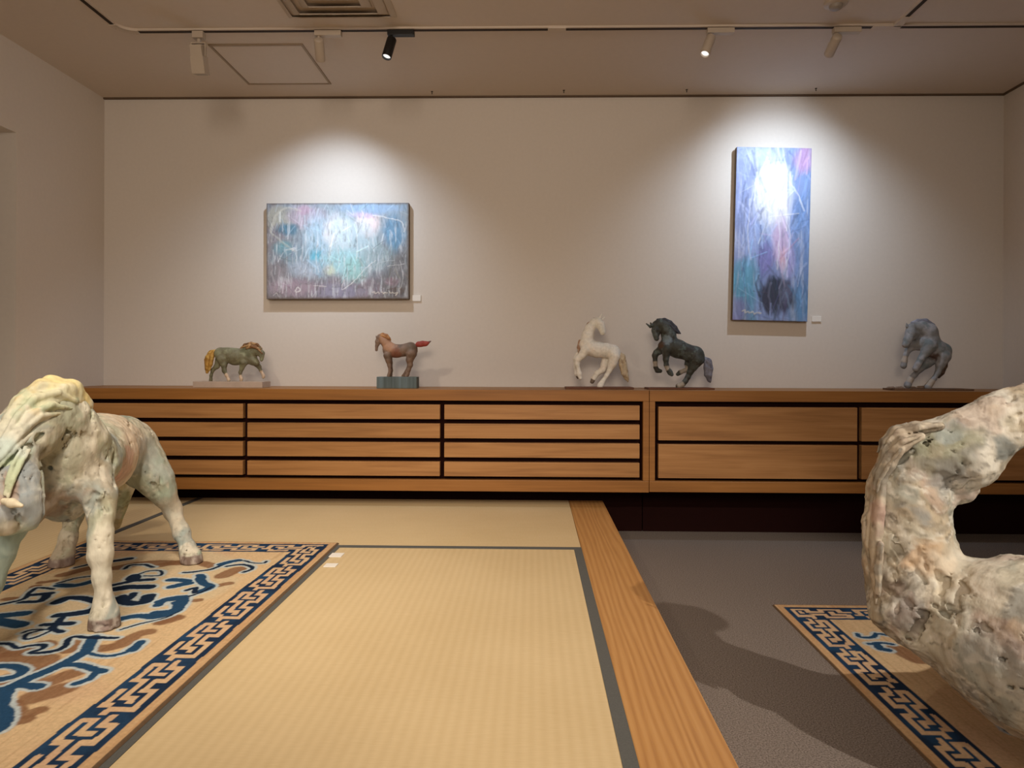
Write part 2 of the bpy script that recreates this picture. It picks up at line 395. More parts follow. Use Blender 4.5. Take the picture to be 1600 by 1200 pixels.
# boxy flood lamp on a yoke
b = ceil_pt(314, 50); x = b[0]
t = thing('track_floodlight', (x, yt, ZT), 'boxy white flood lamp on a yoke, leftmost on the ceiling track', 'spotlight')
z0 = ZT - .010
MB().box(x - .024, x + .024, yt - .016, yt + .016, z0 - .03, z0, .002).lathe((x, yt, z0 - .028), (x, yt, z0 - .06), [(0, .008), (.02, .008)], 12).build('adapter', M_white, t)
y_ = MB(); zy = z0 - .048
y_.box(x - .032, x + .032, yt - .008, yt + .008, zy - .004, zy); y_.box(x - .032, x - .029, yt - .008, yt + .008, zy - .06, zy - .004); y_.box(x + .029, x + .032, yt - .008, yt + .008, zy - .06, zy - .004)
y_.build('yoke', M_white, t)
a = Vector((x, yt - .012, zy - .016)); d = (Vector((x + .02, yt + .28, ZT - 1.2)) - a).normalized()
hd = MB(); hd.obox(a, a + d * .045, .050, .046, (0, 1, 0)); hd.obox(a + d * .045, a + d * .118, .056, .050, (0, 1, 0)); hd.build('housing', M_white, t)
MB().obox(a + d * .1181, a + d * .119, .046, .040, (0, 1, 0)).build('lens', M_reflector, t)
s = spot('spot_light', tuple(a + d * .125), tuple(a + d * 2), 9, 90, 1.0, WARM, .02); s.parent = t; s.matrix_parent_inverse = Matrix.Translation(-t.location)
# detector and hooks
b = ceil_pt(1306, 3)
t = thing('smoke_detector', (b[0], b[1], ZT), 'small round detector on the ceiling at the top edge, above the right lamps', 'detector')
MB().lathe((b[0], b[1], ZT), (b[0], b[1], ZT - .1), [(0, .045), (.010, .045), (.014, .040)], 28).build('base', M_white, t, True)
MB().lathe((b[0], b[1], ZT - .014), (b[0], b[1], ZT - .1), [(0, .026), (.012, .024), (.018, .014)], 28).build('sensor_head', M_reflector, t, True)
for px, py, lab in ((675, 143, 'tiny ceiling hook above and right of the wide painting'), (881, 141, 'tiny ceiling hook midway between the two paintings'),
                    (1073, 140, 'tiny ceiling hook left of the tall painting'), (1275, 138, 'tiny ceiling hook just right of the tall painting')):
    b = ceil_pt(px, py)
    o = MB().lathe((b[0], b[1], ZT), (b[0], b[1], ZT - .1), [(0, .006), (.002, .006), (.0021, .002), (.010, .002), (.011, .0035), (.014, .002)], 10).build('ceiling_hook', M_slot, None, True)
    tag(o, lab, 'hook', 'small hooks along the ceiling')
# caption cards
def card(name, loc, sx, sy, sz, label, cat): 
    x, y, z = loc
    return tag(MB().box(x - sx / 2, x + sx / 2, y - sy / 2, y + sy / 2, z - sz / 2, z + sz / 2, .0006).build(name, M_card), label, cat)
p = U(651, 466, Y_WALL); card('caption_card', (p[0], Y_WALL - .004, p[2]), .048, .007, .033, 'small white caption card on the wall right of the wide painting', 'card')
p = U(1275, 498.5, Y_WALL); card('caption_card', (p[0], Y_WALL - .004, p[2]), .050, .007, .029, 'small white caption card on the wall right of the tall painting', 'card')
p = RZ(526, 868, Z_PLAT); card('caption_card', (p[0], p[1], Z_PLAT + .0018), .045, .05, .0024, 'white caption card on the straw mat at the rug corner, the farther of two', 'card')
p = RZ(517, 884, Z_PLAT); card('caption_card', (p[0], p[1], Z_PLAT + .0018), .042, .04, .0024, 'white caption card on the straw mat beside the rug, the nearer of two', 'card')

# ------------------------------------------------------------------ noise and painting helpers (numpy)
def _h(i, j, k, s):
    n = (i.astype(np.int64) * 374761393 + j.astype(np.int64) * 668265263 + k.astype(np.int64) * 2147483647 + s * 974634777) & 0xffffffff
    n = ((n ^ (n >> 13)) * 1274126177) & 0xffffffff
    n = ((n ^ (n >> 16)) * 2246822519) & 0xffffffff
    return ((n ^ (n >> 15)) & 0xffff) / 65535.0
def vnoise(p, f, s=0):
    "value noise 0..1; p (n,3), f a number or a 3-vector"
    q = p * np.asarray(f, float) + 31.7; i = np.floor(q).astype(np.int64); w = q - i; w = w * w * (3 - 2 * w)
    x, y, z = i[:, 0], i[:, 1], i[:, 2]; r = 0
    for a in (0, 1):
        for b in (0, 1):
            for c in (0, 1):
                wt = (w[:, 0] if a else 1 - w[:, 0]) * (w[:, 1] if b else 1 - w[:, 1]) * (w[:, 2] if c else 1 - w[:, 2])
                r = r + wt * _h(x + a, y + b, z + c, s)
    return r
def fbm(p, f, s=0, o=4):
    f = np.asarray(f, float); r = 0; t = 0; a = 1.0
    for k in range(o):
        r = r + a * vnoise(p, f, s + 17 * k); t += a; a *= .55; f = f * 2.03
    return r / t
def sstep(a, b, x):
    t = np.clip((x - a) / (b - a), 0, 1); return t * t * (3 - 2 * t)
def mixc(c, c2, w): return c * (1 - w[:, None]) + np.asarray(c2)[None, :] * w[:, None]
def set_paint(me, c):
    a = me.color_attributes.new('Paint', 'FLOAT_COLOR', 'POINT')
    d = np.ones((len(me.vertices), 4), np.float32); d[:, :3] = np.clip(c, 0, 1); a.data.foreach_set('color', d.ravel())

# ------------------------------------------------------------------ sculpting: smooth union of tapered limbs, meshed with surface nets
def rcone(P, a, b, ra, rb):
    ba = b - a; l2 = float(ba @ ba)
    if l2 < 1e-12: return np.linalg.norm(P - a, axis=-1) - ra
    rr = ra - rb; a2 = l2 - rr * rr; il2 = 1 / l2
    pa = P - a; y = pa @ ba; z = y - l2
    v = pa * l2 - y[..., None] * ba; x2 = (v * v).sum(-1); y2 = y * y * l2; z2 = z * z * l2
    k = np.sign(rr) * rr * rr * x2
    d = (np.sqrt(np.maximum(x2 * a2 * il2, 0)) + y * rr) * il2 - ra
    d = np.where(np.sign(z) * a2 * z2 > k, np.sqrt(x2 + z2) * il2 - rb, d)
    d = np.where(np.sign(y) * a2 * y2 < k, np.sqrt(x2 + y2) * il2 - ra, d)
    return d
class Sculpt:
    def __init__(s): s.pr = []
    def chain(s, pts, k, neg=False):
        "pts: list of (xyz, r)"
        for (a, ra), (b, rb) in zip(pts[:-1], pts[1:]):
            a = np.array(a, float); b = np.array(b, float); L = np.linalg.norm(b - a)
            if abs(ra - rb) > .96 * L:                      # one ball swallows the other: keep the two balls
                s.pr.append((a, a, ra, ra, k, neg)); s.pr.append((b, b, rb, rb, k, neg))
            else: s.pr.append((a, b, ra, rb, k, neg))
        if len(pts) == 1: s.pr.append((np.array(pts[0][0], float),) * 2 + (pts[0][1],) * 2 + (k, neg))
        return s
    def surf(s, px, py):
        "where the line of sight of a reference pixel first meets the sculpture"
        r = ray(px, py); t = np.arange(.9, 2.9, .004); P = CAM + (t / r[1])[:, None] * r
        D = np.full(len(t), 9.0)
        for a, b, ra, rb, k, neg in s.pr:
            if not neg: D = np.minimum(D, rcone(P, a, b, ra, rb))
        i = np.where(D < .002)[0]
        return (P[i[0]], t[i[0]]) if len(i) else (None, None)
    def groove(s, pts, r, depth=.0, k=.003):
        "a cut of radius r (m) following the visible surface along pixel points; depth sinks it"
        q = []
        for x, y in pts:
            p, t = s.surf(x, y)
            if p is not None: q.append(p + ray(x, y) * depth)
        if len(q) > 1:
            n = len(q); s.chain([(p, r * (.55 if i in (0, n - 1) else 1)) for i, p in enumerate(q)], k, True)
    def mesh(s, h, clip=None, rough=0.0, rf=30, seed=1, carve=None):
        lo = np.min([np.minimum(p[0] - p[2], p[1] - p[3]) for p in s.pr if not p[5]], 0) - 4 * h
        hi = np.max([np.maximum(p[0] + p[2], p[1] + p[3]) for p in s.pr if not p[5]], 0) + 4 * h
        n = np.ceil((hi - lo) / h).astype(int) + 1
        D = np.full(n, 1e3, np.float32)
        for a, b, ra, rb, k, neg in s.pr:
            m = k + 3 * h
            i0 = np.maximum(np.floor((np.minimum(a - ra, b - rb) - m - lo) / h).astype(int), 0)
            i1 = np.minimum(np.ceil((np.maximum(a + ra, b + rb) + m - lo) / h).astype(int) + 1, n)
            if (i1 <= i0).any(): continue
            g = np.stack(np.meshgrid(*[lo[q] + h * np.arange(i0[q], i1[q]) for q in range(3)], indexing='ij'), -1)
            d = rcone(g, a, b, ra, rb).astype(np.float32)
            sl = tuple(slice(i0[q], i1[q]) for q in range(3)); o = D[sl]
            if neg:
                d = -d; hh = np.clip(.5 + .5 * (d - o) / k, 0, 1); D[sl] = o * (1 - hh) + d * hh + k * hh * (1 - hh)
            else:
                big = o > 500; oo = np.where(big, d + 10 * k, o)
                hh = np.clip(.5 + .5 * (oo - d) / k, 0, 1)
                D[sl] = oo * (1 - hh) + d * hh - k * hh * (1 - hh)
        if rough:
            idx = np.argwhere(np.abs(D) < 4 * h + rough)
            P = lo + idx * h
            D[tuple(idx.T)] += ((fbm(P, rf, seed, 3) - .5) * 2 * rough).astype(np.float32)
            if carve is not None: D[tuple(idx.T)] += carve(P).astype(np.float32)
        if clip is not None:
            zz = lo[2] + h * np.arange(n[2]); D = np.maximum(D, (clip - zz)[None, None, :].astype(np.float32))
        return surface_nets(D, lo, h)
def surface_nets(D, lo, h):
    ins = D < 0
    c = np.zeros(tuple(np.array(D.shape) - 1), np.int8)
    sh = c.shape
    for a in (0, 1):
        for b in (0, 1):
            for e in (0, 1): c += ins[a:a + sh[0], b:b + sh[1], e:e + sh[2]]
    act = np.argwhere((c > 0) & (c < 8)); idm = np.full(sh, -1, np.int32); idm[tuple(act.T)] = np.arange(len(act))
    cor = [(a, b, e) for a in (0, 1) for b in (0, 1) for e in (0, 1)]
    val = {q: D[act[:, 0] + q[0], act[:, 1] + q[1], act[:, 2] + q[2]] for q in cor}
    acc = np.zeros((len(act), 3)); cnt = np.zeros(len(act))
    for q in cor:
        for ax in range(3):
            if q[ax] == 0:
                r = list(q); r[ax] = 1; r = tuple(r); v0, v1 = val[q], val[r]
                cr = (v0 < 0) != (v1 < 0); t = np.where(cr, v0 / np.where(cr, v0 - v1, 1), 0)
                pt = np.tile(np.array(q, float), (len(act), 1)); pt[:, ax] = t
                acc += pt * cr[:, None]; cnt += cr
    V = lo + h * (act + acc / cnt[:, None])
    faces = []
    for ax in range(3):
        u, w = (ax + 1) % 3, (ax + 2) % 3
        s0 = [slice(1, -1)] * 3; s0[ax] = slice(0, -1); s1 = [slice(1, -1)] * 3; s1[ax] = slice(1, None)
        A, B = ins[tuple(s0)], ins[tuple(s1)]
        for flip, msk in ((False, A & ~B), (True, ~A & B)):
            e = np.argwhere(msk); off = np.array([1, 1, 1]); off[ax] = 0; e = e + off
            q = []
            for du, dw in ((0, 0), (-1, 0), (-1, -1), (0, -1)):
                k = e.copy(); k[:, u] += du; k[:, w] += dw; q.append(idm[tuple(k.T)])
            q = np.stack(q, 1)
            q = q if not flip else q[:, ::-1]
            faces.append(q)
    Fq = np.concatenate(faces); return V, Fq
def mesh_obj(name, VF, mat, parent, paint=None):
    V, Fq = VF
    me = bpy.data.meshes.new(name)
    me.vertices.add(len(V)); me.vertices.foreach_set('co', V.astype(np.float32).ravel())
    me.loops.add(Fq.size); me.loops.foreach_set('vertex_index', Fq.astype(np.int32).ravel())
    me.polygons.add(len(Fq)); me.polygons.foreach_set('loop_start', np.arange(0, Fq.size, 4, dtype=np.int32))
    me.update(calc_edges=True); me.validate()
    me.polygons.foreach_set('use_smooth', [True] * len(me.polygons))
    if paint is not None: set_paint(me, paint(V))
    return link(name, me, mat, parent)

# ------------------------------------------------------------------ rugs
C_TAN, C_TAN2, C_NAVY, C_BLUE = srgb(208, 180, 142), srgb(184, 152, 116), srgb(32, 48, 72), srgb(44, 80, 116)
C_HALO, C_BROWN, C_CREAM, C_ROSE = srgb(182, 196, 202), srgb(132, 96, 70), srgb(204, 186, 154), srgb(196, 160, 134)
FRET = ["................",
        ".TTTTTT..TTTTT..",
        ".T....T..T...T..",
        ".T.TT.TTTT.T.TTT",
        ".T..T......T....",
        "TT..TTTTTT.TTTT.",
        "..T......T....T.",
        "..TTTTT..TTTTTT.",
        "................"]
FRET = np.array([[ch == 'T' for ch in r] for r in FRET])
def seg_dist(P, pts):
    d = np.full(len(P), 9.0)
    for a, b in zip(pts[:-1], pts[1:]):
        a = np.array(a); b = np.array(b); ab = b - a; t = np.clip(((P - a) @ ab) / max(ab @ ab, 1e-9), 0, 1)
        d = np.minimum(d, np.linalg.norm(P - a - t[:, None] * ab, axis=1))
    return d
def smooth_line(pts, n=4):
    pts = [np.array(p, float) for p in pts]
    if len(pts) < 3: return pts
    out = []
    for i in range(len(pts) - 1):
        p0, p1, p2, p3 = pts[max(i - 1, 0)], pts[i], pts[i + 1], pts[min(i + 2, len(pts) - 1)]
        for k in range(n):
            t = k / n
            out.append(.5 * ((2 * p1) + (p2 - p0) * t + (2 * p0 - 5 * p1 + 4 * p2 - p3) * t * t + (3 * p1 - p0 - 3 * p2 + p3) * t ** 3))
    return out + [pts[-1]]
def rug(name, x0, x1, y0, y1, z, cell, motifs, label, seed, medallion=None):
    nx, ny = int((x1 - x0) / cell), int((y1 - y0) / cell)
    xs = np.linspace(x0, x1, nx + 1); ys = np.linspace(y0, y1, ny + 1)
    X, Y = np.meshgrid(xs, ys, indexing='ij'); P = np.stack([X.ravel(), Y.ravel()], 1); P3 = np.c_[P, np.zeros(len(P))]
    # edges wander a little, as a hand-knotted rug does
    wob = (fbm(P3, 9, seed, 2) - .5) * .008
    e = np.minimum.reduce([P[:, 0] - x0, x1 - P[:, 0], P[:, 1] - y0, y1 - P[:, 1]])
    ew = e + wob * (e > .012)
    st = fbm(P3, (6, 160, 1) if False else (160, 7, 1), seed + 3, 3)
    c = mixc(np.tile(np.array(C_TAN), (len(P), 1)), C_TAN2, sstep(.48, .75, st) * .6)
    c = mixc(c, C_ROSE, sstep(.45, .7, fbm(P3, 5, seed + 5, 3)) * .5)
    if medallion is not None:
        cx, cy, rx, ry = medallion
        rr = np.hypot((P[:, 0] - cx) / rx, (P[:, 1] - cy) / ry) + (fbm(P3, 10, seed + 9, 2) - .5) * .3
        c = mixc(c, C_CREAM, (1 - sstep(.85, .95, rr)) * .8)
    jag = P + np.stack([vnoise(P3, 170, seed + 20) - .5, vnoise(P3, 170, seed + 21) - .5], 1) * .004 + \
        np.stack([vnoise(P3, 30, seed + 22) - .5, vnoise(P3, 30, seed + 23) - .5], 1) * .008
    for kind, w, pts in motifs:
        w = w * 1.15; pts = smooth_line(pts); lo = np.min(pts, 0) - w - .03; hi = np.max(pts, 0) + w + .03
        m = np.where((jag >= lo).all(1) & (jag <= hi).all(1) & (e > .15))[0]
        if not len(m): continue
        d = seg_dist(jag[m], pts)
        if kind == 'brown': c[m] = mixc(c[m], C_BROWN, (1 - sstep(w * .8, w + .004, d)) * (.8 + .2 * st[m]))
    for ps in (0, 1):
        for kind, w, pts in motifs:
            if kind == 'brown': continue
            w = w * 1.22; pts = smooth_line(pts); lo = np.min(pts, 0) - w - .03; hi = np.max(pts, 0) + w + .03
            m = np.where((jag >= lo).all(1) & (jag <= hi).all(1) & (e > .15))[0]
            if not len(m): continue
            d = seg_dist(jag[m], pts)
            if ps == 0: c[m] = mixc(c[m], C_HALO, (1 - sstep(w + .006, w + .013, d)) * .9)
            else:
                base = C_BLUE if kind == 'blue' else C_NAVY; base = np.array(base) * (.8 + .0 * w)
                c[m] = mixc(c[m], base, 1 - sstep(w - .001, w + .002, d))
    # borders: tan edge, navy fret band
    b0, b1 = .030, .142; cellf = (b1 - b0 - .008) / 9
    band = (ew > b0) & (ew < b1)
    side = np.argmin(np.stack([P[:, 0] - x0, x1 - P[:, 0], P[:, 1] - y0, y1 - P[:, 1]]), 0)
    along = np.where(side < 2, P[:, 1] - y0, P[:, 0] - x0) + wob
    r = np.clip(((ew - b0 - .004) / cellf).astype(int), 0, 8); q = (along / cellf / 1.32).astype(int) % 16
    ra = (ew - b0 - .004) / cellf; qa = along / cellf / 1.32
    on = (FRET[r, q] | FRET[np.clip((ra - .22).astype(int), 0, 8), q] | FRET[r, (qa - .2).astype(int) % 16]) & (ew > b0 + .004) & (ew < b1 - .004)
    navy = mixc(np.tile(np.array(C_NAVY), (len(P), 1)), C_BLUE, sstep(.4, .7, fbm(P3, 12, seed + 30, 3)) * .55)
    c = np.where(band[:, None], navy, c)
    frt = mixc(np.tile(np.array(C_TAN), (len(P), 1)), C_ROSE, fbm(P3, 14, seed + 31, 2) * .8)
    c = np.where((band & on)[:, None], frt, c)
    c = np.where((ew < b0)[:, None], mixc(np.tile(np.array(srgb(178, 134, 92)), (len(P), 1)), C_TAN, st), c)
    c = np.where((e < .006)[:, None], np.array(srgb(104, 84, 66)), c)
    zt = z + .005 + (fbm(P3, 40, seed + 40, 2) - .5) * .0012
    zt = np.where(e < 1e-6, z + .0, np.where(e < .004, z + .003, zt)); zt = np.maximum(zt, z + .0004)
    V = np.c_[P, zt]
    I = np.arange((nx + 1) * (ny + 1)).reshape(nx + 1, ny + 1)
    Fq = np.stack([I[:-1, :-1], I[1:, :-1], I[1:, 1:], I[:-1, 1:]], -1).reshape(-1, 4)
    o = mesh_obj(name, (V, Fq), M_rug, None, lambda v: c)
    return tag(o, label, 'rug')
M_rug = attr_mat('wool_pile', .95, .05, 320, .5, .002, (1, 1, 1), .10, 140)
RUG_Z = Z_PLAT
rc = RZ(530, 850, Z_PLAT); rl = RZ(134, 846, Z_PLAT)
LRX0, LRX1, LRY1 = rl[0], rc[0], rc[1]; LRY0 = LRY1 - 1.78
def R(pts): return [RZ(x, y, Z_PLAT + .01)[:2] for x, y in pts]
def A2(pts): return R([(x / 5.217, 970 + y / 5.217) for x, y in pts])
def A1(pts): return R([(x / 5.217, 830 + y / 5.217) for x, y in pts])
def A3(pts): return R([(250 + x / 5.333, 840 + y / 5.333) for x, y in pts])
mot = [
 ('brown', .020, A2([(800, 215), (960, 190), (1100, 110), (1200, 80)])), ('brown', .030, A2([(300, 600), (420, 570), (500, 545)])),
 ('brown', .022, A2([(330, 510), (520, 440), (640, 400)])), ('brown', .016, A2([(110, 670), (190, 750), (320, 715)])),
 ('brown', .014, A2([(90, 810), (220, 790)])), ('brown', .030, A2([(0, 230), (150, 240), (330, 190)])),
 ('brown', .040, A2([(40, 300), (300, 320), (260, 430), (60, 480)])), ('brown', .018, A2([(560, 230), (650, 160)])),
 ('brown', .014, A1([(60, 545), (200, 530), (290, 440)])), ('brown', .020, A1([(510, 350), (700, 300), (760, 290)])),
 ('brown', .026, A1([(960, 290), (1200, 250), (1480, 250)])), ('brown', .014, A1([(1320, 730), (1430, 690)])), ('brown', .012, A1([(340, 410), (440, 395)])),
 ('brown', .014, A3([(440, 400), (570, 372)])), ('brown', .026, A3([(520, 310), (650, 255)])), ('brown', .020, A3([(350, 205), (460, 235)])),
 ('brown', .014, A3([(220, 520), (315, 512)])), ('brown', .018, A3([(10, 695), (140, 660)])), ('brown', .022, A3([(0, 225), (150, 195)])),
 ('blue', .012, A2([(760, 125), (690, 240), (500, 345), (250, 455), (60, 540), (-60, 560)])), ('blue', .005, A2([(690, 240), (800, 275), (950, 265), (1060, 232), (1160, 170)])),
 ('blue', .011, A2([(1080, 225), (1150, 165)])), ('blue', .009, A2([(540, 350), (660, 350), (770, 385), (850, 400)])), ('blue', .008, A2([(800, 390), (740, 455), (620, 500)])),
 ('blue', .010, A2([(140, 505), (320, 525)])), ('blue', .010, A2([(-20, 360), (110, 360), (185, 395), (130, 440), (-20, 470)])),
 ('blue', .011, A2([(60, 550), (20, 650), (60, 760), (20, 850), (-60, 890)])), ('navy', .006, A2([(-20, 175), (80, 180), (130, 212), (240, 190), (345, 185), (350, 210), (250, 245), (400, 245), (510, 210), (545, 150), (610, 122), (740, 125), (950, 128)])),
 ('navy', .014, A1([(460, 570), (560, 535), (700, 540), (790, 560)])), ('navy', .016, A1([(480, 675), (620, 660), (760, 635), (820, 590)])),
 ('navy', .016, A1([(920, 545), (1080, 580), (1180, 560), (1210, 520)])), ('navy', .018, A1([(930, 465), (1080, 445), (1220, 445)])),
 ('navy', .010, A1([(930, 430), (1110, 385), (1100, 350), (1060, 390), (1240, 385)])), ('navy', .010, A1([(1000, 520), (1040, 545), (1090, 500)])),
 ('navy', .010, A1([(360, 750), (470, 745), (580, 745)])), ('navy', .008, A1([(500, 700), (430, 780), (500, 810)])), ('navy', .004, A1([(440, 785), (330, 840), (220, 870), (215, 830), (370, 790)])),
 ('navy', .004, A1([(180, 820), (260, 795), (400, 790)])), ('navy', .004, A1([(1110, 350), (1200, 320), (1310, 315), (1310, 350), (1180, 355)])),
 ('navy', .006, A1([(-20, 592), (180, 545), (250, 490), (300, 455), (430, 460)])), ('blue', .014, A1([(490, 430), (620, 432), (770, 395)])),
 ('navy', .010, A1([(170, 570), (330, 560), (390, 500)])), ('navy', .010, A1([(260, 510), (420, 495)])), ('blue', .016, A1([(-20, 680), (200, 660)])), ('blue', .018, A1([(-20, 720), (160, 755)])),
 ('navy', .004, A1([(470, 415), (620, 375), (780, 355)])), ('navy', .006, A1([(610, 290), (720, 265), (800, 255)])), ('navy', .012, A1([(920, 235), (1060, 215)])),
 ('navy', .006, A1([(1020, 300), (1060, 270), (1180, 265), (1250, 285)])), ('blue', .014, A1([(980, 705), (1130, 680), (1290, 685), (1440, 630), (1450, 570)])),
 ('blue', .012, A1([(1290, 595), (1350, 545), (1490, 525)])), ('blue', .012, A1([(1270, 655), (1370, 648)])), ('navy', .003, A1([(980, 790), (1180, 735), (1350, 695), (1480, 625)])),
 ('blue', .014, A3([(95, 342), (230, 352)])), ('blue', .014, A3([(100, 400), (235, 370)])), ('blue', .012, A3([(330, 305), (355, 365), (420, 400), (340, 440)])),
 ('navy', .004, A3([(430, 400), (350, 445), (200, 492), (100, 515)])), ('blue', .014, A3([(0, 520), (180, 492), (165, 560), (80, 610), (-10, 640)])),
 ('navy', .006, A3([(200, 285), (400, 262), (520, 222)])), ('blue', .013, A3([(510, 215), (580, 195), (645, 182)])), ('navy', .004, A3([(640, 190), (700, 185), (770, 202), (860, 205), (885, 188)])),
 ('navy', .006, A3([(560, 230), (690, 215), (775, 245), (700, 280)])), ('navy', .007, A3([(220, 430), (300, 410), (290, 450)])),
]
mot += [(k, w, [(x, 2.44 - y) for x, y in pts]) for k, w, pts in mot if min(q[1] for q in pts) > 1.26]
rug('rug', LRX0, LRX1, LRY0, LRY1, Z_PLAT + .0017, .0027, mot, 'blue, brown and tan scroll-patterned rug on the straw mats under the pale horse', 3,
    (RZ(150, 940, Z_PLAT)[0], RZ(150, 925, Z_PLAT)[1], .36, .50))
rr = RZ(1206, 946, 0); RRX0, RRY1 = rr[0], rr[1]
def B1(pts): return [RZ(1190 + x / 3.902, 930 + y / 3.902, .01)[:2] for x, y in pts]
mot2 = [('blue', .006, B1([(585, 225), (600, 245), (680, 245), (700, 225), (800, 238)])), ('blue', .006, B1([(650, 285), (720, 280), (800, 290)])),
        ('blue', .010, B1([(700, 290), (720, 315), (770, 325)])), ('brown', .03, B1([(830, 320), (950, 380)]))]
mx = RRX0 + .5
for j, yy in enumerate((2.0, 1.65, 1.3, .95)):
    for sx in (-1, 1):
        q = lambda pts: [(mx + sx * x, yy + y) for x, y in pts]
        if yy < 1.9 or sx > 0:
            mot2 += [('blue', .010, q([(.05, .0), (.12, .06), (.2, .04), (.24, -.04)])), ('navy', .005, q([(.02, -.1), (.1, -.06), (.18, -.1), (.22, -.14)])), ('brown', .025, q([(.1, -.02), (.18, -.03)]))]
rug('rug', RRX0, RRX0 + 1.0, .35, RRY1, 0.0, .004, mot2, 'blue and tan fret-bordered rug on the grey carpet under the reclining horse', 11)

# ------------------------------------------------------------------ paintings
def painting(cx, cz, w, h, tilt, paintf, nx, ny, label, thick=.035, gap=.009):
    t = thing('painting', (cx, Y_WALL, cz), label, 'painting')
    X, Z = np.meshgrid(np.linspace(0, 1, nx + 1), np.linspace(0, 1, ny + 1), indexing='ij')
    u, v = X.ravel(), 1 - Z.ravel()
    c, relief = paintf(u, v)
    yf = Y_WALL - gap - thick
    V = np.c_[(u - .5) * w, np.zeros(len(u)) - relief * .0025, (.5 - v) * h]
    edge = (u < 1e-6) | (u > 1 - 1e-6) | (v < 1e-6) | (v > 1 - 1e-6); V[edge, 1] = 0
    I = np.arange((nx + 1) * (ny + 1)).reshape(nx + 1, ny + 1)
    Fq = np.stack([I[:-1, :-1], I[1:, :-1], I[1:, 1:], I[:-1, 1:]], -1).reshape(-1, 4)
    ca, sa = math.cos(tilt), math.sin(tilt)
    def rot(V): return np.c_[cx + V[:, 0] * ca - V[:, 2] * sa, yf + V[:, 1], cz + V[:, 0] * sa + V[:, 2] * ca]
    mesh_obj('painted_surface', (rot(V), Fq), M_paint, t, lambda _: c)
    b = MB().box(-w / 2, w / 2, .0005, thick, -h / 2, h / 2)
    b.v = [tuple(p) for p in rot(np.array(b.v))]; b.build('canvas_edge', M_canvas, t)
    b = MB().box(-w / 2 + .04, w / 2 - .04, thick, thick + gap - .0005, h / 2 - .12, h / 2 - .08)
    b.v = [tuple(p) for p in rot(np.array(b.v))]; b.build('hanging_batten', M_cab, t)
    return t
M_paint = attr_mat('oil_paint', .55, .3, 140, .35, .002, (1, 1, 1), .05, 60)
M_canvas = plain('canvas_edge', srgb(112, 100, 88), .85, .1, .12, 40)
def blobs(c, u, v, P, L, asp):
    for (x, y, rx, ry, colr, a) in L:
        d = np.hypot((u - x) / rx, (v - y) / ry) + (fbm(P, 9, int(x * 100 + y * 1000), 3) - .5) * .7
        c = mixc(c, srgb(*colr), (1 - sstep(.45, 1.1, d)) * a)
    return c
def dabs(c, u, v, asp, n, L, w, seed, vert=.8, amp=.5):
    "many short brush dabs, each a lighter or darker run of the colour under it"
    rd = random.Random(seed); Q = np.stack([u * asp, v], 1); out = c.copy(); r = np.zeros(len(u))
    for _ in range(n):
        x, y = rd.random() * asp, rd.random(); a = math.pi / 2 + rd.gauss(0, .35) if rd.random() < vert else rd.random() * math.pi
        l = L * rd.uniform(.4, 1.6); ww = w * rd.uniform(.4, 1.4); dx, dy = math.cos(a) * l / 2, math.sin(a) * l / 2
        b = rd.gauss(0, .1)
        m = np.where((np.abs(Q[:, 0] - x) < l / 2 + ww + .03) & (np.abs(Q[:, 1] - y) < l / 2 + ww + .03))[0]
        if not len(m): continue
        d = seg_dist(Q[m], [(x - dx, y - dy), (x + dx * b, y + dy * b), (x + dx, y + dy)])
        k = (1 - sstep(ww * .3, ww, d)) * amp * rd.uniform(.3, 1); i0 = m[np.argmin(d)]
        t = c[i0] * rd.choice((.62, .75, 1.25, 1.45, 1.6)) + np.array([rd.gauss(0, .012), rd.gauss(0, .012), rd.gauss(0, .018)])
        out[m] = mixc(out[m], np.clip(t, .02, .92), k); r[m] = np.maximum(r[m], k)
    return out, r
def strokes(c, u, v, asp, L):
    Q = np.stack([u * asp, v], 1); P3 = np.c_[Q, np.zeros(len(Q))]
    J = Q + np.stack([vnoise(P3, 40, 5) - .5, vnoise(P3, 40, 6) - .5], 1) * .012
    r = np.zeros(len(u))
    for w, colr, a, pts in L:
        pts = smooth_line([(x * asp, y) for x, y in pts]); d = seg_dist(J, pts)
        k = (1 - sstep(w * .3, w * 1.15, d)) * a * .62 * (.55 + .9 * vnoise(P3, (60, 40, 1), 8)); c = mixc(c, srgb(*colr), k); r = np.maximum(r, k)
    return c, r
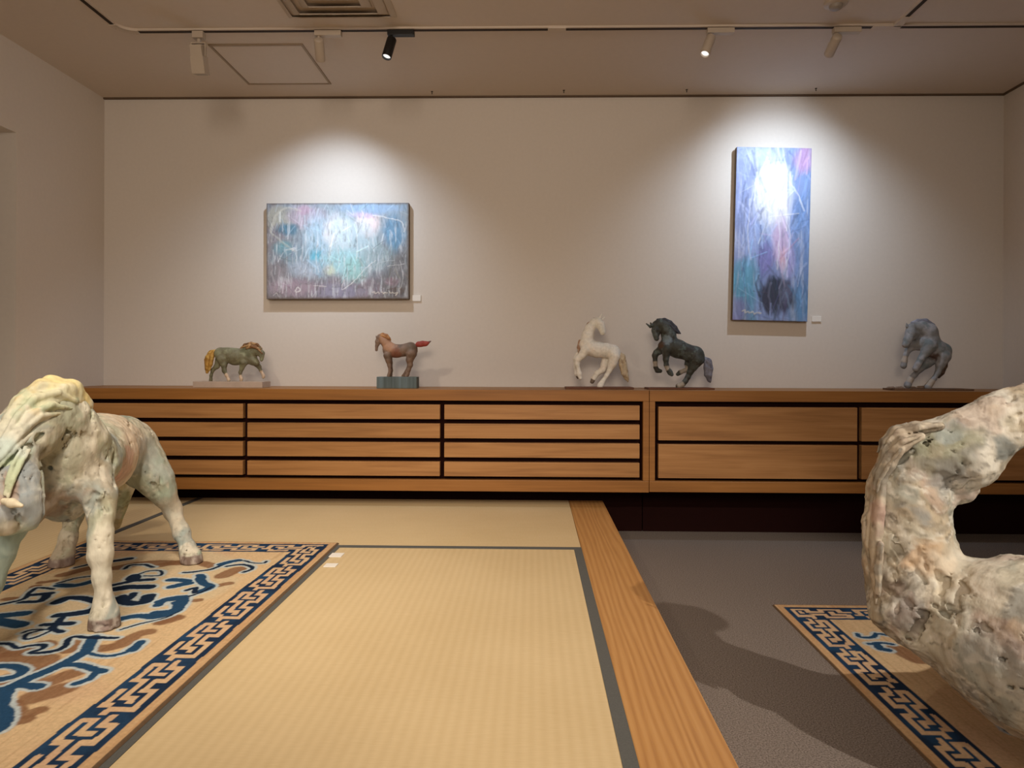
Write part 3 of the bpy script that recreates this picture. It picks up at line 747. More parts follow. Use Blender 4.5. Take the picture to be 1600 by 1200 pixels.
def wide(u, v):
    asp = 1.47; P = np.c_[u * asp, v, np.zeros(len(u))]
    c = np.tile(np.array(srgb(134, 146, 158)), (len(u), 1))
    L = [(.5, .98, .9, .28, (122, 112, 122), .9), (.06, .5, .14, .8, (122, 118, 124), .9), (.96, .8, .2, .5, (104, 104, 108), .9),
         (.1, .15, .14, .14, (150, 150, 142), .9), (.27, .14, .15, .14, (158, 148, 162), .9), (.27, .07, .06, .06, (164, 142, 160), .9),
         (.15, .27, .1, .08, (74, 112, 134), .9), (.12, .47, .08, .1, (96, 138, 150), .9), (.2, .55, .2, .14, (110, 136, 152), .6), (.38, .4, .14, .3, (156, 184, 204), .8),
         (.52, .3, .13, .22, (206, 206, 214), 1), (.70, .23, .10, .17, (220, 200, 202), 1), (.68, .12, .12, .05, (180, 166, 196), .8), (.6, .45, .2, .4, (168, 194, 206), .7),
         (.9, .32, .1, .24, (92, 132, 164), .9), (.75, .05, .25, .08, (134, 160, 190), .9), (.36, .63, .07, .16, (96, 168, 194), 1), (.55, .62, .2, .16, (150, 196, 206), .7),
         (.45, .7, .06, .07, (186, 194, 176), .8), (.62, .7, .1, .14, (140, 186, 186), .7), (.78, .55, .14, .2, (134, 154, 162), .7), (.3, .68, .16, .12, (160, 172, 190), .7),
         (.2, .88, .22, .1, (146, 132, 146), .8), (.5, .93, .2, .1, (134, 134, 158), .8), (.88, .82, .06, .06, (132, 108, 120), .7), (.93, .92, .08, .06, (84, 74, 70), .8)]
    c = blobs(c, u, v, P, L, asp)
    s = fbm(P, (60, 9, 1), 3, 3); c = mixc(c, srgb(206, 212, 220), sstep(.52, .75, s) * .45 * sstep(.02, .3, v)); c = mixc(c, srgb(78, 84, 94), sstep(.55, .78, fbm(P, (70, 14, 1), 4, 3)) * .45)
    s2 = fbm(P, (24, 30, 1), 8, 4); c = mixc(c, srgb(92, 88, 90), sstep(.56, .72, s2) * .45 * sstep(.45, .8, v)); 
    c, r0 = dabs(c, u, v, asp, 520, .10, .009, 21)
    wht = (222, 222, 224)
    c, r = strokes(c, u, v, asp, [
        (.016, (178, 176, 168), .7, [(.03, .3), (.06, .14), (.14, .05), (.24, .08)]), (.014, (170, 172, 166), .7, [(.03, .3), (.12, .42), (.2, .5)]), (.012, wht, .6, [(.14, .49), (.2, .47), (.18, .5)]),
        (.007, wht, .7, [(.75, .13), (.86, .16), (.95, .2), (.97, .3)]), (.006, wht, .7, [(.55, .8), (.53, .9), (.58, .86), (.64, .78), (.7, .68), (.77, .6)]), (.006, wht, .6, [(.33, .86), (.42, .87)]),
        (.009, wht, .7, [(.2, .92), (.22, .88), (.24, .91), (.21, .93)]), (.005, (70, 84, 94), .7, [(.75, .48), (.8, .42), (.83, .4)]), (.005, wht, .5, [(.85, .66), (.97, .64)]),
        (.005, wht, .5, [(.05, .97), (.07, .94), (.09, .98)]), (.006, (90, 74, 72), .7, [(.85, .9), (.92, .88), (.95, .9)]), (.008, wht, .5, [(.36, .4), (.35, .6), (.37, .72)]), (.006, wht, .5, [(.45, .2), (.44, .5), (.46, .7)]),
        (.006, wht, .5, [(.63, .2), (.64, .45), (.63, .6)]), (.005, (196, 204, 210), .5, [(.73, .7), (.8, .62), (.9, .6)]), (.005, wht, .5, [(.94, .6), (.96, .8), (.94, .9)]),
        # signature
        (.006, (214, 206, 196), .9, [(.745, .935), (.76, .925), (.765, .945), (.78, .935), (.79, .93), (.795, .945)]), (.006, (214, 206, 196), .9, [(.81, .935), (.82, .93), (.825, .945), (.835, .932), (.85, .94)]),
        (.006, (214, 206, 196), .9, [(.865, .93), (.875, .945), (.885, .93), (.9, .94), (.92, .935), (.91, .965)])])
    c = np.clip(c * 1.32, 0, .86)
    edge = np.minimum.reduce([u * asp, (1 - u) * asp, v, 1 - v]); c = mixc(c, srgb(110, 100, 94), (1 - sstep(.0, .03, edge + (fbm(P, 20, 2, 2) - .5) * .02)) * .8)
    return c, r * .8 + s * .6 + r0 * .8
def tall(u, v):
    asp = .435; P = np.c_[u * asp, v, np.zeros(len(u))]
    c = np.tile(np.array(srgb(128, 146, 190)), (len(u), 1))
    L = [(.1, .3, .3, .6, (140, 152, 196), .8), (.9, .06, .17, .1, (172, 140, 180), .95), (.95, .5, .2, .4, (104, 134, 182), .8), (.1, .85, .3, .2, (88, 150, 178), .9), (.2, .72, .2, .12, (104, 160, 190), .8),
         (.06, .95, .2, .1, (140, 130, 180), .7), (.9, .88, .2, .16, (96, 140, 186), .9), (.35, .55, .3, .14, (150, 168, 214), .8), (.5, .25, .30, .26, (206, 210, 224), 1), (.5, .18, .24, .12, (220, 222, 232), 1),
         (.62, .35, .12, .12, (232, 228, 236), .9), (.35, .05, .35, .07, (176, 190, 220), .8), (.62, .55, .14, .2, (196, 172, 206), .9), (.66, .64, .06, .08, (206, 168, 184), .8), (.42, .64, .14, .12, (124, 118, 180), .8), (.75, .65, .08, .12, (158, 150, 202), .7)]
    c = blobs(c, u, v, P, L, asp)
    s = fbm(P, (44, 6, 1), 13, 3); c = mixc(c, srgb(208, 212, 230), sstep(.52, .75, s) * .4); c = mixc(c, srgb(84, 98, 142), sstep(.56, .78, fbm(P, (50, 7, 1), 14, 3)) * .4)
    # dark muzzle
    d = np.hypot((u - .58) / .30, (v - .855) / .135) + (fbm(P, (40, 14, 1), 9, 3) - .5) * .55
    c = mixc(c, srgb(52, 52, 66), (1 - sstep(.62, .98, d)) * .92); 
    d = np.hypot((u - .70) / .10, (v - .84) / .12) + (fbm(P, (50, 10, 1), 19, 3) - .5) * .8
    c = mixc(c, srgb(104, 108, 136), (1 - sstep(.3, .95, d)) * .75)
    c, r0 = dabs(c, u, v, asp, 420, .11, .008, 22, .92)
    ink, lt = (74, 84, 116), (232, 234, 244)
    c, r = strokes(c, u, v, asp, [
        (.010, ink, .6, [(.13, .05), (.2, .1), (.24, .16)]), (.008, ink, .55, [(.2, .02), (.25, .08), (.26, .14)]), (.008, ink, .6, [(.7, .02), (.76, .06), (.73, .13)]), (.008, ink, .4, [(.64, .05), (.6, .1)]),
        (.012, ink, .75, [(.30, .37), (.34, .38), (.38, .35)]), (.009, ink, .7, [(.34, .39), (.33, .42)]), (.008, ink, .6, [(.80, .38), (.78, .41), (.77, .43)]), (.008, ink, .6, [(.83, .38), (.79, .40)]),
        (.007, ink, .5, [(.12, .2), (.08, .35), (.1, .5)]), (.007, ink, .5, [(.17, .25), (.12, .4), (.15, .6), (.1, .75)]), (.007, lt, .6, [(.28, .15), (.26, .3), (.29, .37)]), (.007, lt, .6, [(.72, .2), (.85, .28), (.92, .36)]),
        (.006, lt, .5, [(.2, .3), (.18, .5), (.22, .65)]), (.006, lt, .6, [(.58, .4), (.6, .55), (.58, .7)]), (.006, lt, .5, [(.72, .4), (.74, .55), (.70, .68)]), (.007, (60, 66, 100), .6, [(.35, .45), (.34, .6), (.33, .72)]),
        (.008, (52, 52, 66), .8, [(.33, .74), (.3, .8), (.36, .86)]), (.008, (120, 124, 150), .6, [(.5, .78), (.48, .86), (.52, .95)]), (.007, (120, 124, 150), .6, [(.64, .76), (.62, .85), (.66, .94)]), (.006, (70, 80, 130), .5, [(.13, .7), (.16, .85), (.2, .92)]),
        (.006, (212, 208, 196), .9, [(.13, .95), (.16, .945), (.17, .96), (.2, .952), (.22, .958)]), (.006, (212, 208, 196), .9, [(.24, .955), (.27, .95), (.29, .96), (.33, .952), (.38, .956)])])
    return c, r * .6 + s * .7 + r0 * .8
p0 = U(416, 317, Y_WALL - .05); p1 = U(638, 467, Y_WALL - .05)
painting((p0[0] + p1[0]) / 2, (p0[2] + p1[2]) / 2, p1[0] - p0[0], p0[2] - p1[2], 0.003, wide, 260, 176, 'wide abstract blue and grey canvas on the back wall')
q0, q1, q2, q3 = U(1152, 230, Y_WALL - .05), U(1269, 230, Y_WALL - .05), U(1262, 502, Y_WALL - .05), U(1145, 500, Y_WALL - .05)
ct = (q0 + q1 + q2 + q3) / 4
painting(ct[0], ct[2], .5 * (q1[0] - q0[0] + q2[0] - q3[0]), .5 * (q0[2] - q3[2] + q1[2] - q2[2]), -.022, tall, 130, 300, 'tall narrow canvas of a pale horse head with dark muzzle on the back wall')

# ------------------------------------------------------------------ horse sculptures
M_clay = attr_mat('painted_clay', .8, .2, 60, .6, .005, (1, 1, .45), .10, 60)
M_small = attr_mat('painted_figure', .6, .3, 160, .3, .001, (1, 1, 1), .10, 90)
M_eye = plain('dark_eye', srgb(30, 24, 22), .25, .5)
def painter(base, fields, spots=(), seed=0, warp=0.0):
    base = np.array(srgb(*base))
    def f(V0):
        V = V0
        if warp: V = V0 + warp * np.stack([fbm(V0, 7, seed + 201 + q, 3) - .5 for q in range(3)], 1) + warp * .35 * np.stack([fbm(V0, 28, seed + 211 + q, 2) - .5 for q in range(3)], 1)
        c = np.tile(base, (len(V), 1))
        for i, (colr, freq, lo, hi, a) in enumerate(fields):
            c = mixc(c, srgb(*colr), sstep(lo, hi, fbm(V, freq, seed + 7 * i, 4)) * a)
        for pt, rad, colr, a in spots:
            d = np.linalg.norm(V - np.array(pt), axis=1) / rad + (fbm(V, 2.2 / rad, seed + 91, 3) - .5) * .7
            c = mixc(c, srgb(*colr), (1 - sstep(.55, 1.05, d)) * a)
        return c
    return f

# ---- small figures on the cabinet: joints (x, y, depth offset in m, radius) measured in units of one figure
Y_FIG = 3.47
def figure(label, ox, oy, sc, body, tail, mane, base, paint, tailpaint, manepaint, basemat, k=.012, h=.0021, extra_base=None, hooves=(), hoofc=None, eyes=()):
    px = lambda x, y: (ox + x / sc, oy + y / sc)
    m_per = Y_FIG / F_PX / sc
    J = lambda c: [(U(*px(p[0], p[1]), Y_FIG + p[2]), p[3] * m_per) for p in c]
    x0, x1, yt_, dep = base
    a, b = U(*px(x0, yt_), Y_FIG), U(*px(x1, yt_), Y_FIG); zt = (a[2] + b[2]) / 2
    t = thing('horse_sculpture', ((a[0] + b[0]) / 2, Y_FIG, Z_CAB), label, 'sculpture')
    bb = MB().box(a[0], b[0], Y_FIG - dep / 2, Y_FIG + dep / 2, Z_CAB + .0003, max(zt, Z_CAB + .005), .0015)
    bb.build('base', basemat, t)
    zt = max(zt, Z_CAB + .005)
    S = Sculpt()
    for c in body:
        kk = k
        if isinstance(c, tuple): c, kk = c
        S.chain(J(c), kk)
    pf_ = paint
    if hooves:
        hp = [(U(*px(x, y), Y_FIG + d), r * m_per, hoofc, .9) for x, y, d, r in hooves]
        pf_ = lambda V, f=paint: _spots(f(V), V, hp)
    VF = S.mesh(h, clip=zt - .001, rough=.0012, rf=70)
    mesh_obj('body', VF, M_small, t, pf_)
    for nm, chains, pf2, kk in (('mane', mane, manepaint, .004), ('tail', tail, tailpaint, .004)):
        if not chains: continue
        S = Sculpt()
        for c in chains: S.chain(J(c), kk)
        mesh_obj(nm, S.mesh(h * .8, clip=zt, rough=.001, rf=90), M_small, t, pf2)
    for x, y, d, r in eyes:
        p = U(*px(x, y), Y_FIG + d)
        MB().lathe(p + np.array([0, r * m_per, 0]), p - np.array([0, r * m_per, 0]), [(0, r * m_per * .3), (r * m_per * .6, r * m_per), (r * m_per * 1.4, r * m_per), (r * m_per * 2, r * m_per * .3)], 12).build('eye', M_eye, t, True)
    return t
def _spots(c, V, sp):
    for pt, rad, colr, a in sp:
        d = np.linalg.norm(V - pt, axis=1) / rad; c = mixc(c, srgb(*colr), (1 - sstep(.8, 1.05, d)) * a)
    return c
n_, f_ = -.022, .022
# 1 green walking horse
M_b1 = plain('mauve_base', srgb(184, 166, 152), .5, .3, .08, 20)
figure('small green walking horse with tawny mane and tail, leftmost figure on the cabinets', 300, 520, 12.308,
  [[(560, 405, 0, 128), (700, 425, 0, 135), (830, 460, 0, 158), (1000, 465, 0, 150), (1110, 470, 0, 120)],
   [(1010, 430, 0, 120), (1110, 375, 0, 115), (1220, 345, 0, 88), (1290, 345, -.004, 62)],
   ([(1280, 330, -.006, 58), (1340, 390, -.012, 52), (1345, 450, -.016, 40), (1335, 520, -.018, 34)], .006), ([(1250, 390, -.008, 48), (1300, 410, -.012, 46)], .008),
   [(1180, 540, 0, 90), (1240, 580, 0, 62)],
   ([(1300, 300, -.016, 16), (1320, 255, -.018, 6)], .004), ([(1280, 295, .006, 16), (1290, 250, .008, 6)], .004),
   ([(580, 500, n_, 100), (615, 610, n_, 56), (620, 730, n_, 38), (665, 820, n_, 25), (700, 890, n_, 25), (708, 920, n_, 30)], .008),
   ([(530, 520, f_, 80), (480, 640, f_, 48), (400, 715, f_, 34), (368, 820, f_, 24), (364, 885, f_, 24), (362, 915, f_, 32)], .008),
   ([(990, 570, n_, 78), (955, 690, n_, 36), (930, 760, n_, 30), (935, 850, n_, 22), (950, 885, n_, 24), (945, 915, n_, 28)], .008),
   ([(1230, 590, f_, 62), (1290, 655, f_, 36), (1325, 730, f_, 27), (1365, 800, f_, 21), (1378, 830, f_, 24), (1375, 856, f_, 28)], .008)],
  [[(440, 350, 0, 30), (370, 385, 0, 52), (320, 480, 0, 62), (310, 620, 0, 56), (290, 760, 0, 28)], [(420, 350, -.006, 24), (390, 450, -.01, 40), (360, 600, -.01, 36), (330, 720, -.008, 22)], [(330, 400, .006, 36), (275, 520, .008, 36), (275, 700, .004, 30)]],
  [[(930, 310, 0, 18), (1020, 240, 0, 34), (1140, 205, 0, 32), (1250, 225, 0, 26), (1340, 300, 0, 16)], [(1000, 270, -.012, 20), (1100, 245, -.02, 30), (1220, 265, -.02, 28), (1330, 330, -.016, 16)], [(1040, 300, -.03, 14), (1150, 265, -.03, 26), (1260, 300, -.026, 22), (1350, 400, -.03, 12)], [(1000, 260, .012, 20), (1100, 220, .018, 28), (1250, 240, .014, 22)]],
  (118, 1432, 932, .11), painter((116, 112, 90), [((142, 144, 116), 30, .45, .65, .8), ((84, 84, 60), 22, .55, .75, .7), ((130, 130, 110), 55, .5, .7, .5)], seed=1),
  painter((178, 136, 66), [((214, 178, 100), 40, .45, .65, .8), ((140, 98, 40), 60, .5, .7, .6)], seed=2), painter((120, 84, 52), [((186, 150, 108), 50, .45, .62, .8), ((84, 58, 36), 40, .55, .7, .7)], seed=3), M_b1,
  hooves=[(690, 850, n_, 90), (945, 880, n_, 80), (1365, 800, f_, 90)], hoofc=(206, 180, 156), eyes=[(1325, 370, -.026, 10)])
# 2 brown horse on blue-grey block
M_b2 = wood('blue_block', srgb(70, 80, 80), srgb(98, 112, 114), srgb(112, 132, 142), 2, .7, .6)
figure('small rust and grey standing horse with a red tail on a blue-grey block', 570, 510, 11.425,
  [[(425, 430, 0, 105), (480, 430, 0, 110), (570, 440, 0, 112), (700, 425, 0, 102), (815, 405, 0, 116), (850, 440, 0, 88)],
   [(430, 370, 0, 100), (360, 270, 0, 78), (290, 200, 0, 55), (245, 200, 0, 36)], ([(240, 205, -.003, 34), (222, 270, -.004, 34), (212, 350, -.004, 27), (208, 420, -.004, 25)], .006), ([(255, 265, -.004, 28), (240, 320, -.004, 24)], .006),
   ([(205, 195, -.008, 10), (197, 165, -.009, 4)], .003), ([(225, 190, .006, 10), (215, 160, .006, 4)], .003),
   ([(400, 520, n_, 68), (420, 610, n_, 46), (440, 700, n_, 31), (448, 790, n_, 24), (440, 840, n_, 24), (425, 885, n_, 32)], .008), ([(430, 540, f_, 60), (460, 650, f_, 34), (480, 790, f_, 20), (468, 885, f_, 26)], .008),
   ([(830, 490, n_, 92), (800, 600, n_, 60), (812, 690, n_, 44), (785, 780, n_, 32), (765, 850, n_, 30), (745, 888, n_, 36)], .008), ([(850, 490, f_, 82), (800, 620, f_, 50), (800, 700, f_, 38), (745, 810, f_, 28), (685, 888, f_, 30)], .008)],
  [[(905, 345, 0, 22), (960, 318, 0, 46), (1030, 308, 0, 50), (1090, 308, 0, 42), (1130, 292, 0, 24), (1180, 262, 0, 8)], [(930, 340, 0, 26), (1000, 335, -.006, 32), (1080, 335, 0, 20)]],
  [[(250, 165, 0, 24), (320, 140, 0, 28), (390, 165, 0, 30), (430, 210, 0, 26), (460, 245, 0, 12)], [(280, 165, -.012, 18), (350, 175, -.016, 24), (420, 225, -.016, 16)]],
  (240, 948, 898, .075), painter((128, 106, 92), [((98, 82, 72), 26, .5, .7, .7)], [(U(570 + 430 / 11.425, 510 + 330 / 11.425, 3.45), .045, (184, 140, 112), .8), (U(570 + 560 / 11.425, 510 + 480 / 11.425, 3.45), .034, (140, 78, 58), .6), (U(570 + 330 / 11.425, 510 + 230 / 11.425, 3.45), .03, (170, 132, 108), .8), (U(570 + 820 / 11.425, 510 + 380 / 11.425, 3.45), .035, (96, 84, 72), .7)], 4),
  painter((146, 62, 54), [((172, 82, 74), 40, .45, .65, .7)], [(U(570 + 1170 / 11.425, 510 + 262 / 11.425, Y_FIG), .014, (110, 82, 76), 1)], 5), painter((152, 104, 66), [((186, 138, 92), 50, .45, .62, .8)], seed=6), M_b2,
  hooves=[(760, 800, 0, 60)], hoofc=(168, 150, 132), eyes=[(222, 255, -.013, 8)])
# 3 white rearing horse
M_b3 = wood('brown_plate', srgb(84, 48, 30), srgb(104, 62, 40), srgb(122, 78, 52), 0, .6)
figure('small white prancing horse with its head turned back, on a thin brown plate', 870, 480, 8.886,
  [[(410, 520, 0, 100), (460, 560, 0, 108), (560, 590, 0, 106), (690, 605, 0, 98), (780, 615, 0, 88), (830, 650, 0, 62)],
   [(425, 480, 0, 95), (430, 400, 0, 80), (460, 300, 0, 66), (520, 215, 0, 56), (570, 195, 0, 50)], ([(572, 195, -.008, 58), (606, 245, -.016, 58), (628, 305, -.024, 45), (638, 348, -.028, 40)], .006), ([(570, 250, -.01, 40), (600, 280, -.014, 36)], .006),
   ([(605, 140, -.012, 18), (628, 92, -.012, 7)], .004), ([(640, 165, -.004, 16), (668, 140, -.002, 7)], .004),
   ([(400, 590, n_, 72), (350, 670, n_, 50), (292, 720, n_, 42), (282, 790, n_, 34), (300, 870, n_, 28), (312, 925, n_, 34), (328, 985, n_, 26)], .008),
   ([(370, 590, f_, 66), (300, 660, f_, 40), (262, 720, f_, 32), (258, 830, f_, 24), (270, 920, f_, 25), (296, 975, f_, 22)], .008),
   ([(800, 680, n_, 80), (775, 780, n_, 58), (730, 880, n_, 34), (690, 950, n_, 28), (645, 1020, n_, 28), (620, 1060, n_, 34), (600, 1090, n_, 44)], .008),
   ([(700, 690, f_, 70), (665, 800, f_, 52), (640, 870, f_, 42), (560, 920, f_, 36), (515, 985, f_, 33), (490, 1035, f_, 30)], .008)],
  [[(850, 640, 0, 36), (910, 690, 0, 44), (925, 780, 0, 48), (945, 900, 0, 44), (975, 990, 0, 26), (988, 1035, 0, 8)], [(880, 690, -.008, 24), (890, 800, -.012, 30), (920, 920, -.008, 26), (950, 1000, 0, 10)]],
  [[(520, 165, .006, 20), (440, 240, .012, 26), (395, 330, .014, 24), (360, 430, .014, 18), (330, 520, .01, 12)], [(320, 470, .0, 22), (305, 560, .0, 26), (310, 640, .0, 14)], [(480, 190, -.002, 14), (420, 290, 0, 20), (385, 390, 0, 12)]],
  (115, 1050, 1106, .12), painter((232, 228, 220), [((212, 210, 200), 24, .5, .7, .7), ((236, 226, 214), 50, .5, .7, .6)], seed=8),
  painter((190, 172, 144), [((150, 126, 96), 60, .5, .68, .8), ((216, 204, 184), 40, .5, .7, .7)], seed=9), painter((164, 130, 108), [((206, 190, 172), 50, .48, .66, .8), ((120, 80, 62), 40, .55, .7, .7)], seed=10), M_b3,
  hooves=[(490, 1030, f_, 50), (296, 975, f_, 40)], hoofc=(90, 72, 56), eyes=[(648, 245, -.026, 10)])
# 4 black rearing horse
figure('small dark grey rearing horse with a blue-grey tail, right of the white one', 995, 485, 9.23,
  [[(400, 520, 0, 95), (500, 520, 0, 120), (590, 555, 0, 128), (720, 600, 0, 112), (840, 645, 0, 122), (890, 705, 0, 88)],
   [(470, 450, 0, 108), (460, 350, 0, 100), (410, 250, 0, 92), (340, 200, 0, 72), (285, 200, 0, 56)], ([(270, 215, -.004, 52), (265, 290, -.01, 50), (275, 350, -.012, 42), (285, 405, -.014, 36)], .006), ([(310, 290, -.008, 44), (300, 330, -.01, 36)], .006),
   ([(195, 240, .004, 18), (140, 190, .006, 8)], .004), ([(215, 215, -.014, 20), (198, 180, -.016, 9)], .004),
   ([(430, 560, n_, 76), (425, 640, n_, 48), (418, 700, n_, 38), (425, 790, n_, 32), (455, 860, n_, 30), (480, 895, n_, 34), (505, 925, n_, 26)], .008),
   ([(350, 570, f_, 66), (285, 610, f_, 44), (262, 650, f_, 40), (265, 740, f_, 30), (272, 820, f_, 28), (295, 865, f_, 32), (340, 875, f_, 28)], .008),
   ([(860, 720, n_, 96), (810, 810, n_, 62), (770, 890, n_, 42), (735, 960, n_, 36), (700, 1020, n_, 34), (660, 1065, n_, 36), (600, 1090, n_, 40)], .008),
   ([(760, 690, f_, 66), (738, 780, f_, 46), (760, 850, f_, 36), (690, 868, f_, 28), (630, 890, f_, 30), (590, 920, f_, 26)], .008)],
  [[(975, 690, 0, 26), (1030, 740, 0, 50), (1045, 840, 0, 54), (1035, 930, 0, 48), (1045, 1000, 0, 30), (1062, 1035, 0, 10)], [(985, 720, -.004, 18), (1000, 820, -.006, 36), (1000, 930, -.006, 28), (1040, 1010, 0, 12)]],
  [[(300, 140, 0, 22), (400, 140, 0, 32), (480, 180, 0, 34), (545, 250, 0, 38), (590, 310, 0, 26), (628, 332, 0, 10)], [(380, 160, -.016, 20), (470, 220, -.02, 28), (540, 290, -.016, 26), (600, 330, -.006, 12)]],
  (135, 1080, 1112, .12), painter((64, 66, 62), [((98, 108, 110), 20, .5, .68, .7), ((48, 40, 34), 26, .52, .7, .7), ((104, 120, 116), 45, .58, .72, .5)], [(U(995 + 440 / 9.23, 485 + 430 / 9.23, 3.44), .03, (128, 146, 160), .75), (U(995 + 350 / 9.23, 485 + 500 / 9.23, 3.45), .025, (86, 62, 48), .8)], 12),
  painter((112, 112, 124), [((134, 136, 152), 40, .45, .65, .8), ((70, 68, 78), 50, .56, .7, .6)], seed=13), painter((60, 60, 66), [((92, 92, 100), 50, .5, .66, .7)], seed=14), M_b3,
  hooves=[(430, 830, n_, 50), (268, 770, f_, 55), (690, 870, f_, 90), (630, 1080, n_, 70)], hoofc=(170, 160, 148), eyes=[(250, 275, -.024, 10)])
# 5 grey lunging horse
M_b5 = plain('pebbly_base', srgb(112, 86, 68), .8, .1, .2, 120, .4)
t5 = figure('small blue-grey lunging horse with lowered head, rightmost figure on the cabinets', 1360, 480, 8.572,
  [[(700, 480, 0, 95), (790, 480, 0, 112), (880, 560, 0, 118), (965, 590, 0, 104), (990, 640, 0, 82)], [(800, 430, 0, 112), (770, 330, 0, 112), (680, 280, 0, 92), (610, 270, -.006, 70)],
   ([(545, 275, -.014, 58), (540, 350, -.022, 66), (500, 440, -.03, 52), (475, 500, -.034, 46)], .008), ([(590, 360, -.014, 52), (570, 400, -.02, 46)], .008),
   ([(490, 260, -.02, 18), (484, 215, -.02, 7)], .004), ([(575, 240, -.022, 16), (585, 205, -.022, 7)], .004), [(640, 500, 0, 78), (620, 520, 0, 56)],
   ([(800, 520, n_ - .01, 84), (740, 600, n_ - .012, 58), (680, 690, n_ - .014, 42), (640, 760, n_ - .014, 38), (610, 820, n_ - .01, 42)], .008), ([(580, 520, f_, 56), (510, 570, f_, 40), (475, 640, f_, 30), (455, 720, f_, 34), (445, 785, f_, 40)], .008),
   ([(880, 660, f_, 78), (760, 750, f_, 60), (660, 830, f_, 42), (590, 910, f_, 32), (535, 970, f_, 38), (500, 1040, f_, 46)], .008),
   ([(985, 660, n_, 88), (940, 760, n_, 56), (900, 880, n_, 32), (850, 960, n_, 30), (815, 1005, n_, 34), (775, 1060, n_, 46)], .008)],
  [[(1020, 690, 0, 26), (985, 790, 0, 40), (950, 870, 0, 40), (915, 935, 0, 18)]],
  [[(560, 215, -.004, 24), (640, 195, 0, 36), (740, 190, 0, 38), (830, 250, 0, 34), (880, 350, 0, 20)]],
  (245, 1290, 1088, .12), painter((132, 134, 138), [((158, 160, 168), 22, .45, .65, .8), ((92, 108, 112), 26, .55, .7, .6)], [(U(1360 + 860 / 8.572, 480 + 640 / 8.572, 3.46), .035, (86, 62, 50), .85), (U(1360 + 1010 / 8.572, 480 + 560 / 8.572, 3.45), .03, (88, 108, 112), .7), (U(1360 + 640 / 8.572, 480 + 480 / 8.572, 3.47), .025, (96, 86, 72), .7)], 16),
  painter((72, 56, 48), [((100, 84, 72), 50, .5, .66, .7)], seed=17), painter((126, 128, 142), [((158, 160, 176), 50, .45, .65, .8)], seed=18), M_b5,
  hooves=[(530, 980, f_, 60), (800, 1020, n_, 70), (460, 700, f_, 60)], hoofc=(178, 166, 154), eyes=[(525, 395, -.04, 12)])
zt5 = U(1360 + 700 / 8.572, 480 + 1088 / 8.572, Y_FIG)[2]
for x, r, d in ((275, 34, -.03), (385, 36, -.02), (690, 46, .01), (560, 30, .03)):
    p = U(1360 + x / 8.572, 480 + 1085 / 8.572, Y_FIG + d); rm = r * Y_FIG / F_PX / 8.572
    S = Sculpt().chain([((p[0] - rm, p[1], zt5), rm * .7), ((p[0] + rm, p[1] + .004, zt5), rm * .8)], .004)
    mesh_obj('pebble', S.mesh(.002, clip=zt5 + .0004, rough=.001, rf=90), M_small, t5, painter((150, 128, 112), [((110, 90, 76), 60, .5, .7, .7)], seed=20))

# ---- large pale horse standing on the rug
def big(c, scale=1.0): return [(U(x, y, d), r * d / F_PX * scale) for x, y, d, r in c]
ZR = Z_PLAT + .0074
hb = thing('horse_sculpture', (-1.3, 2.05, Z_PLAT + .0068), 'large pale green and pink horse with a yellow mane standing on the rug at left', 'sculpture')
S = Sculpt()
K = .036
S.chain(big([(92, 735, 1.82, 58), (96, 700, 1.82, 56)]), K); S.chain(big([(122, 735, 1.84, 48), (114, 700, 1.83, 48)]), K)
S.chain(big([(104, 690, 1.80, 52), (92, 655, 1.77, 44), (70, 650, 1.72, 42), (38, 680, 1.65, 40), (16, 706, 1.60, 36)]), K)
S.chain(big([(14, 716, 1.59, 36), (20, 755, 1.57, 35), (24, 788, 1.55, 30), (12, 806, 1.53, 26), (-4, 812, 1.51, 22)]), .024)
S.chain(big([(36, 735, 1.60, 24), (41, 775, 1.57, 22), (45, 803, 1.56, 18), (45, 814, 1.558, 15)]), .016)
S.chain(big([(142, 715, 1.90, 44), (141, 711, 2.02, 58), (154, 704, 2.2, 54), (186, 698, 2.36, 50)]), K)
S.chain(big([(143, 714, 2.06, 61)]), K)
S.chain(big([(203, 703, 2.38, 40), (222, 726, 2.38, 33), (242, 748, 2.36, 25), (257, 772, 2.37, 16.5), (270, 797, 2.40, 12.5), (284, 832, 2.37, 10.5), (294, 858, 2.335, 11), (299, 872, 2.325, 13.5), (301, 889, 2.32, 17)]), .024)
S.chain(big([(160, 712, 2.38, 42), (142, 742, 2.37, 29), (126, 778, 2.36, 18), (115, 808, 2.38, 12.5), (107, 840, 2.32, 10.5), (100, 864, 2.29, 11.5), (97, 876, 2.28, 15), (95, 895, 2.275, 19)]), .024)
S.chain(big([(144, 745, 1.83, 31), (155, 775, 1.81, 24), (158, 802, 1.80, 18.5), (157, 838, 1.785, 16.5), (157, 866, 1.775, 16.5), (160, 902, 1.768, 12.5), (163, 936, 1.762, 12.5), (163, 955, 1.758, 15.5), (163, 968, 1.753, 19), (163, 991, 1.748, 25)]), .02)
S.chain(big([(66, 765, 1.78, 36), (40, 800, 1.70, 25), (14, 830, 1.62, 20), (2, 862, 1.60, 17), (-12, 910, 1.59, 13), (-24, 960, 1.58, 12), (-28, 985, 1.575, 17), (-30, 1036, 1.57, 26)]), .02)
S.chain(big([(100, 782, 1.85, 34), (85, 788, 1.82, 24)]), .03)
G = S.groove
G([(68, 700), (64, 740), (66, 780), (64, 815)], .010, .002, .008); G([(74, 672), (58, 684), (44, 700), (22, 716), (2, 728)], .010, .001, .008)
G([(160, 775), (148, 772), (140, 790), (138, 806)], .006, .001, .006); G([(105, 765), (110, 785), (122, 800)], .005, .001, .006); G([(56, 735), (80, 730), (96, 738)], .006, .001, .008)
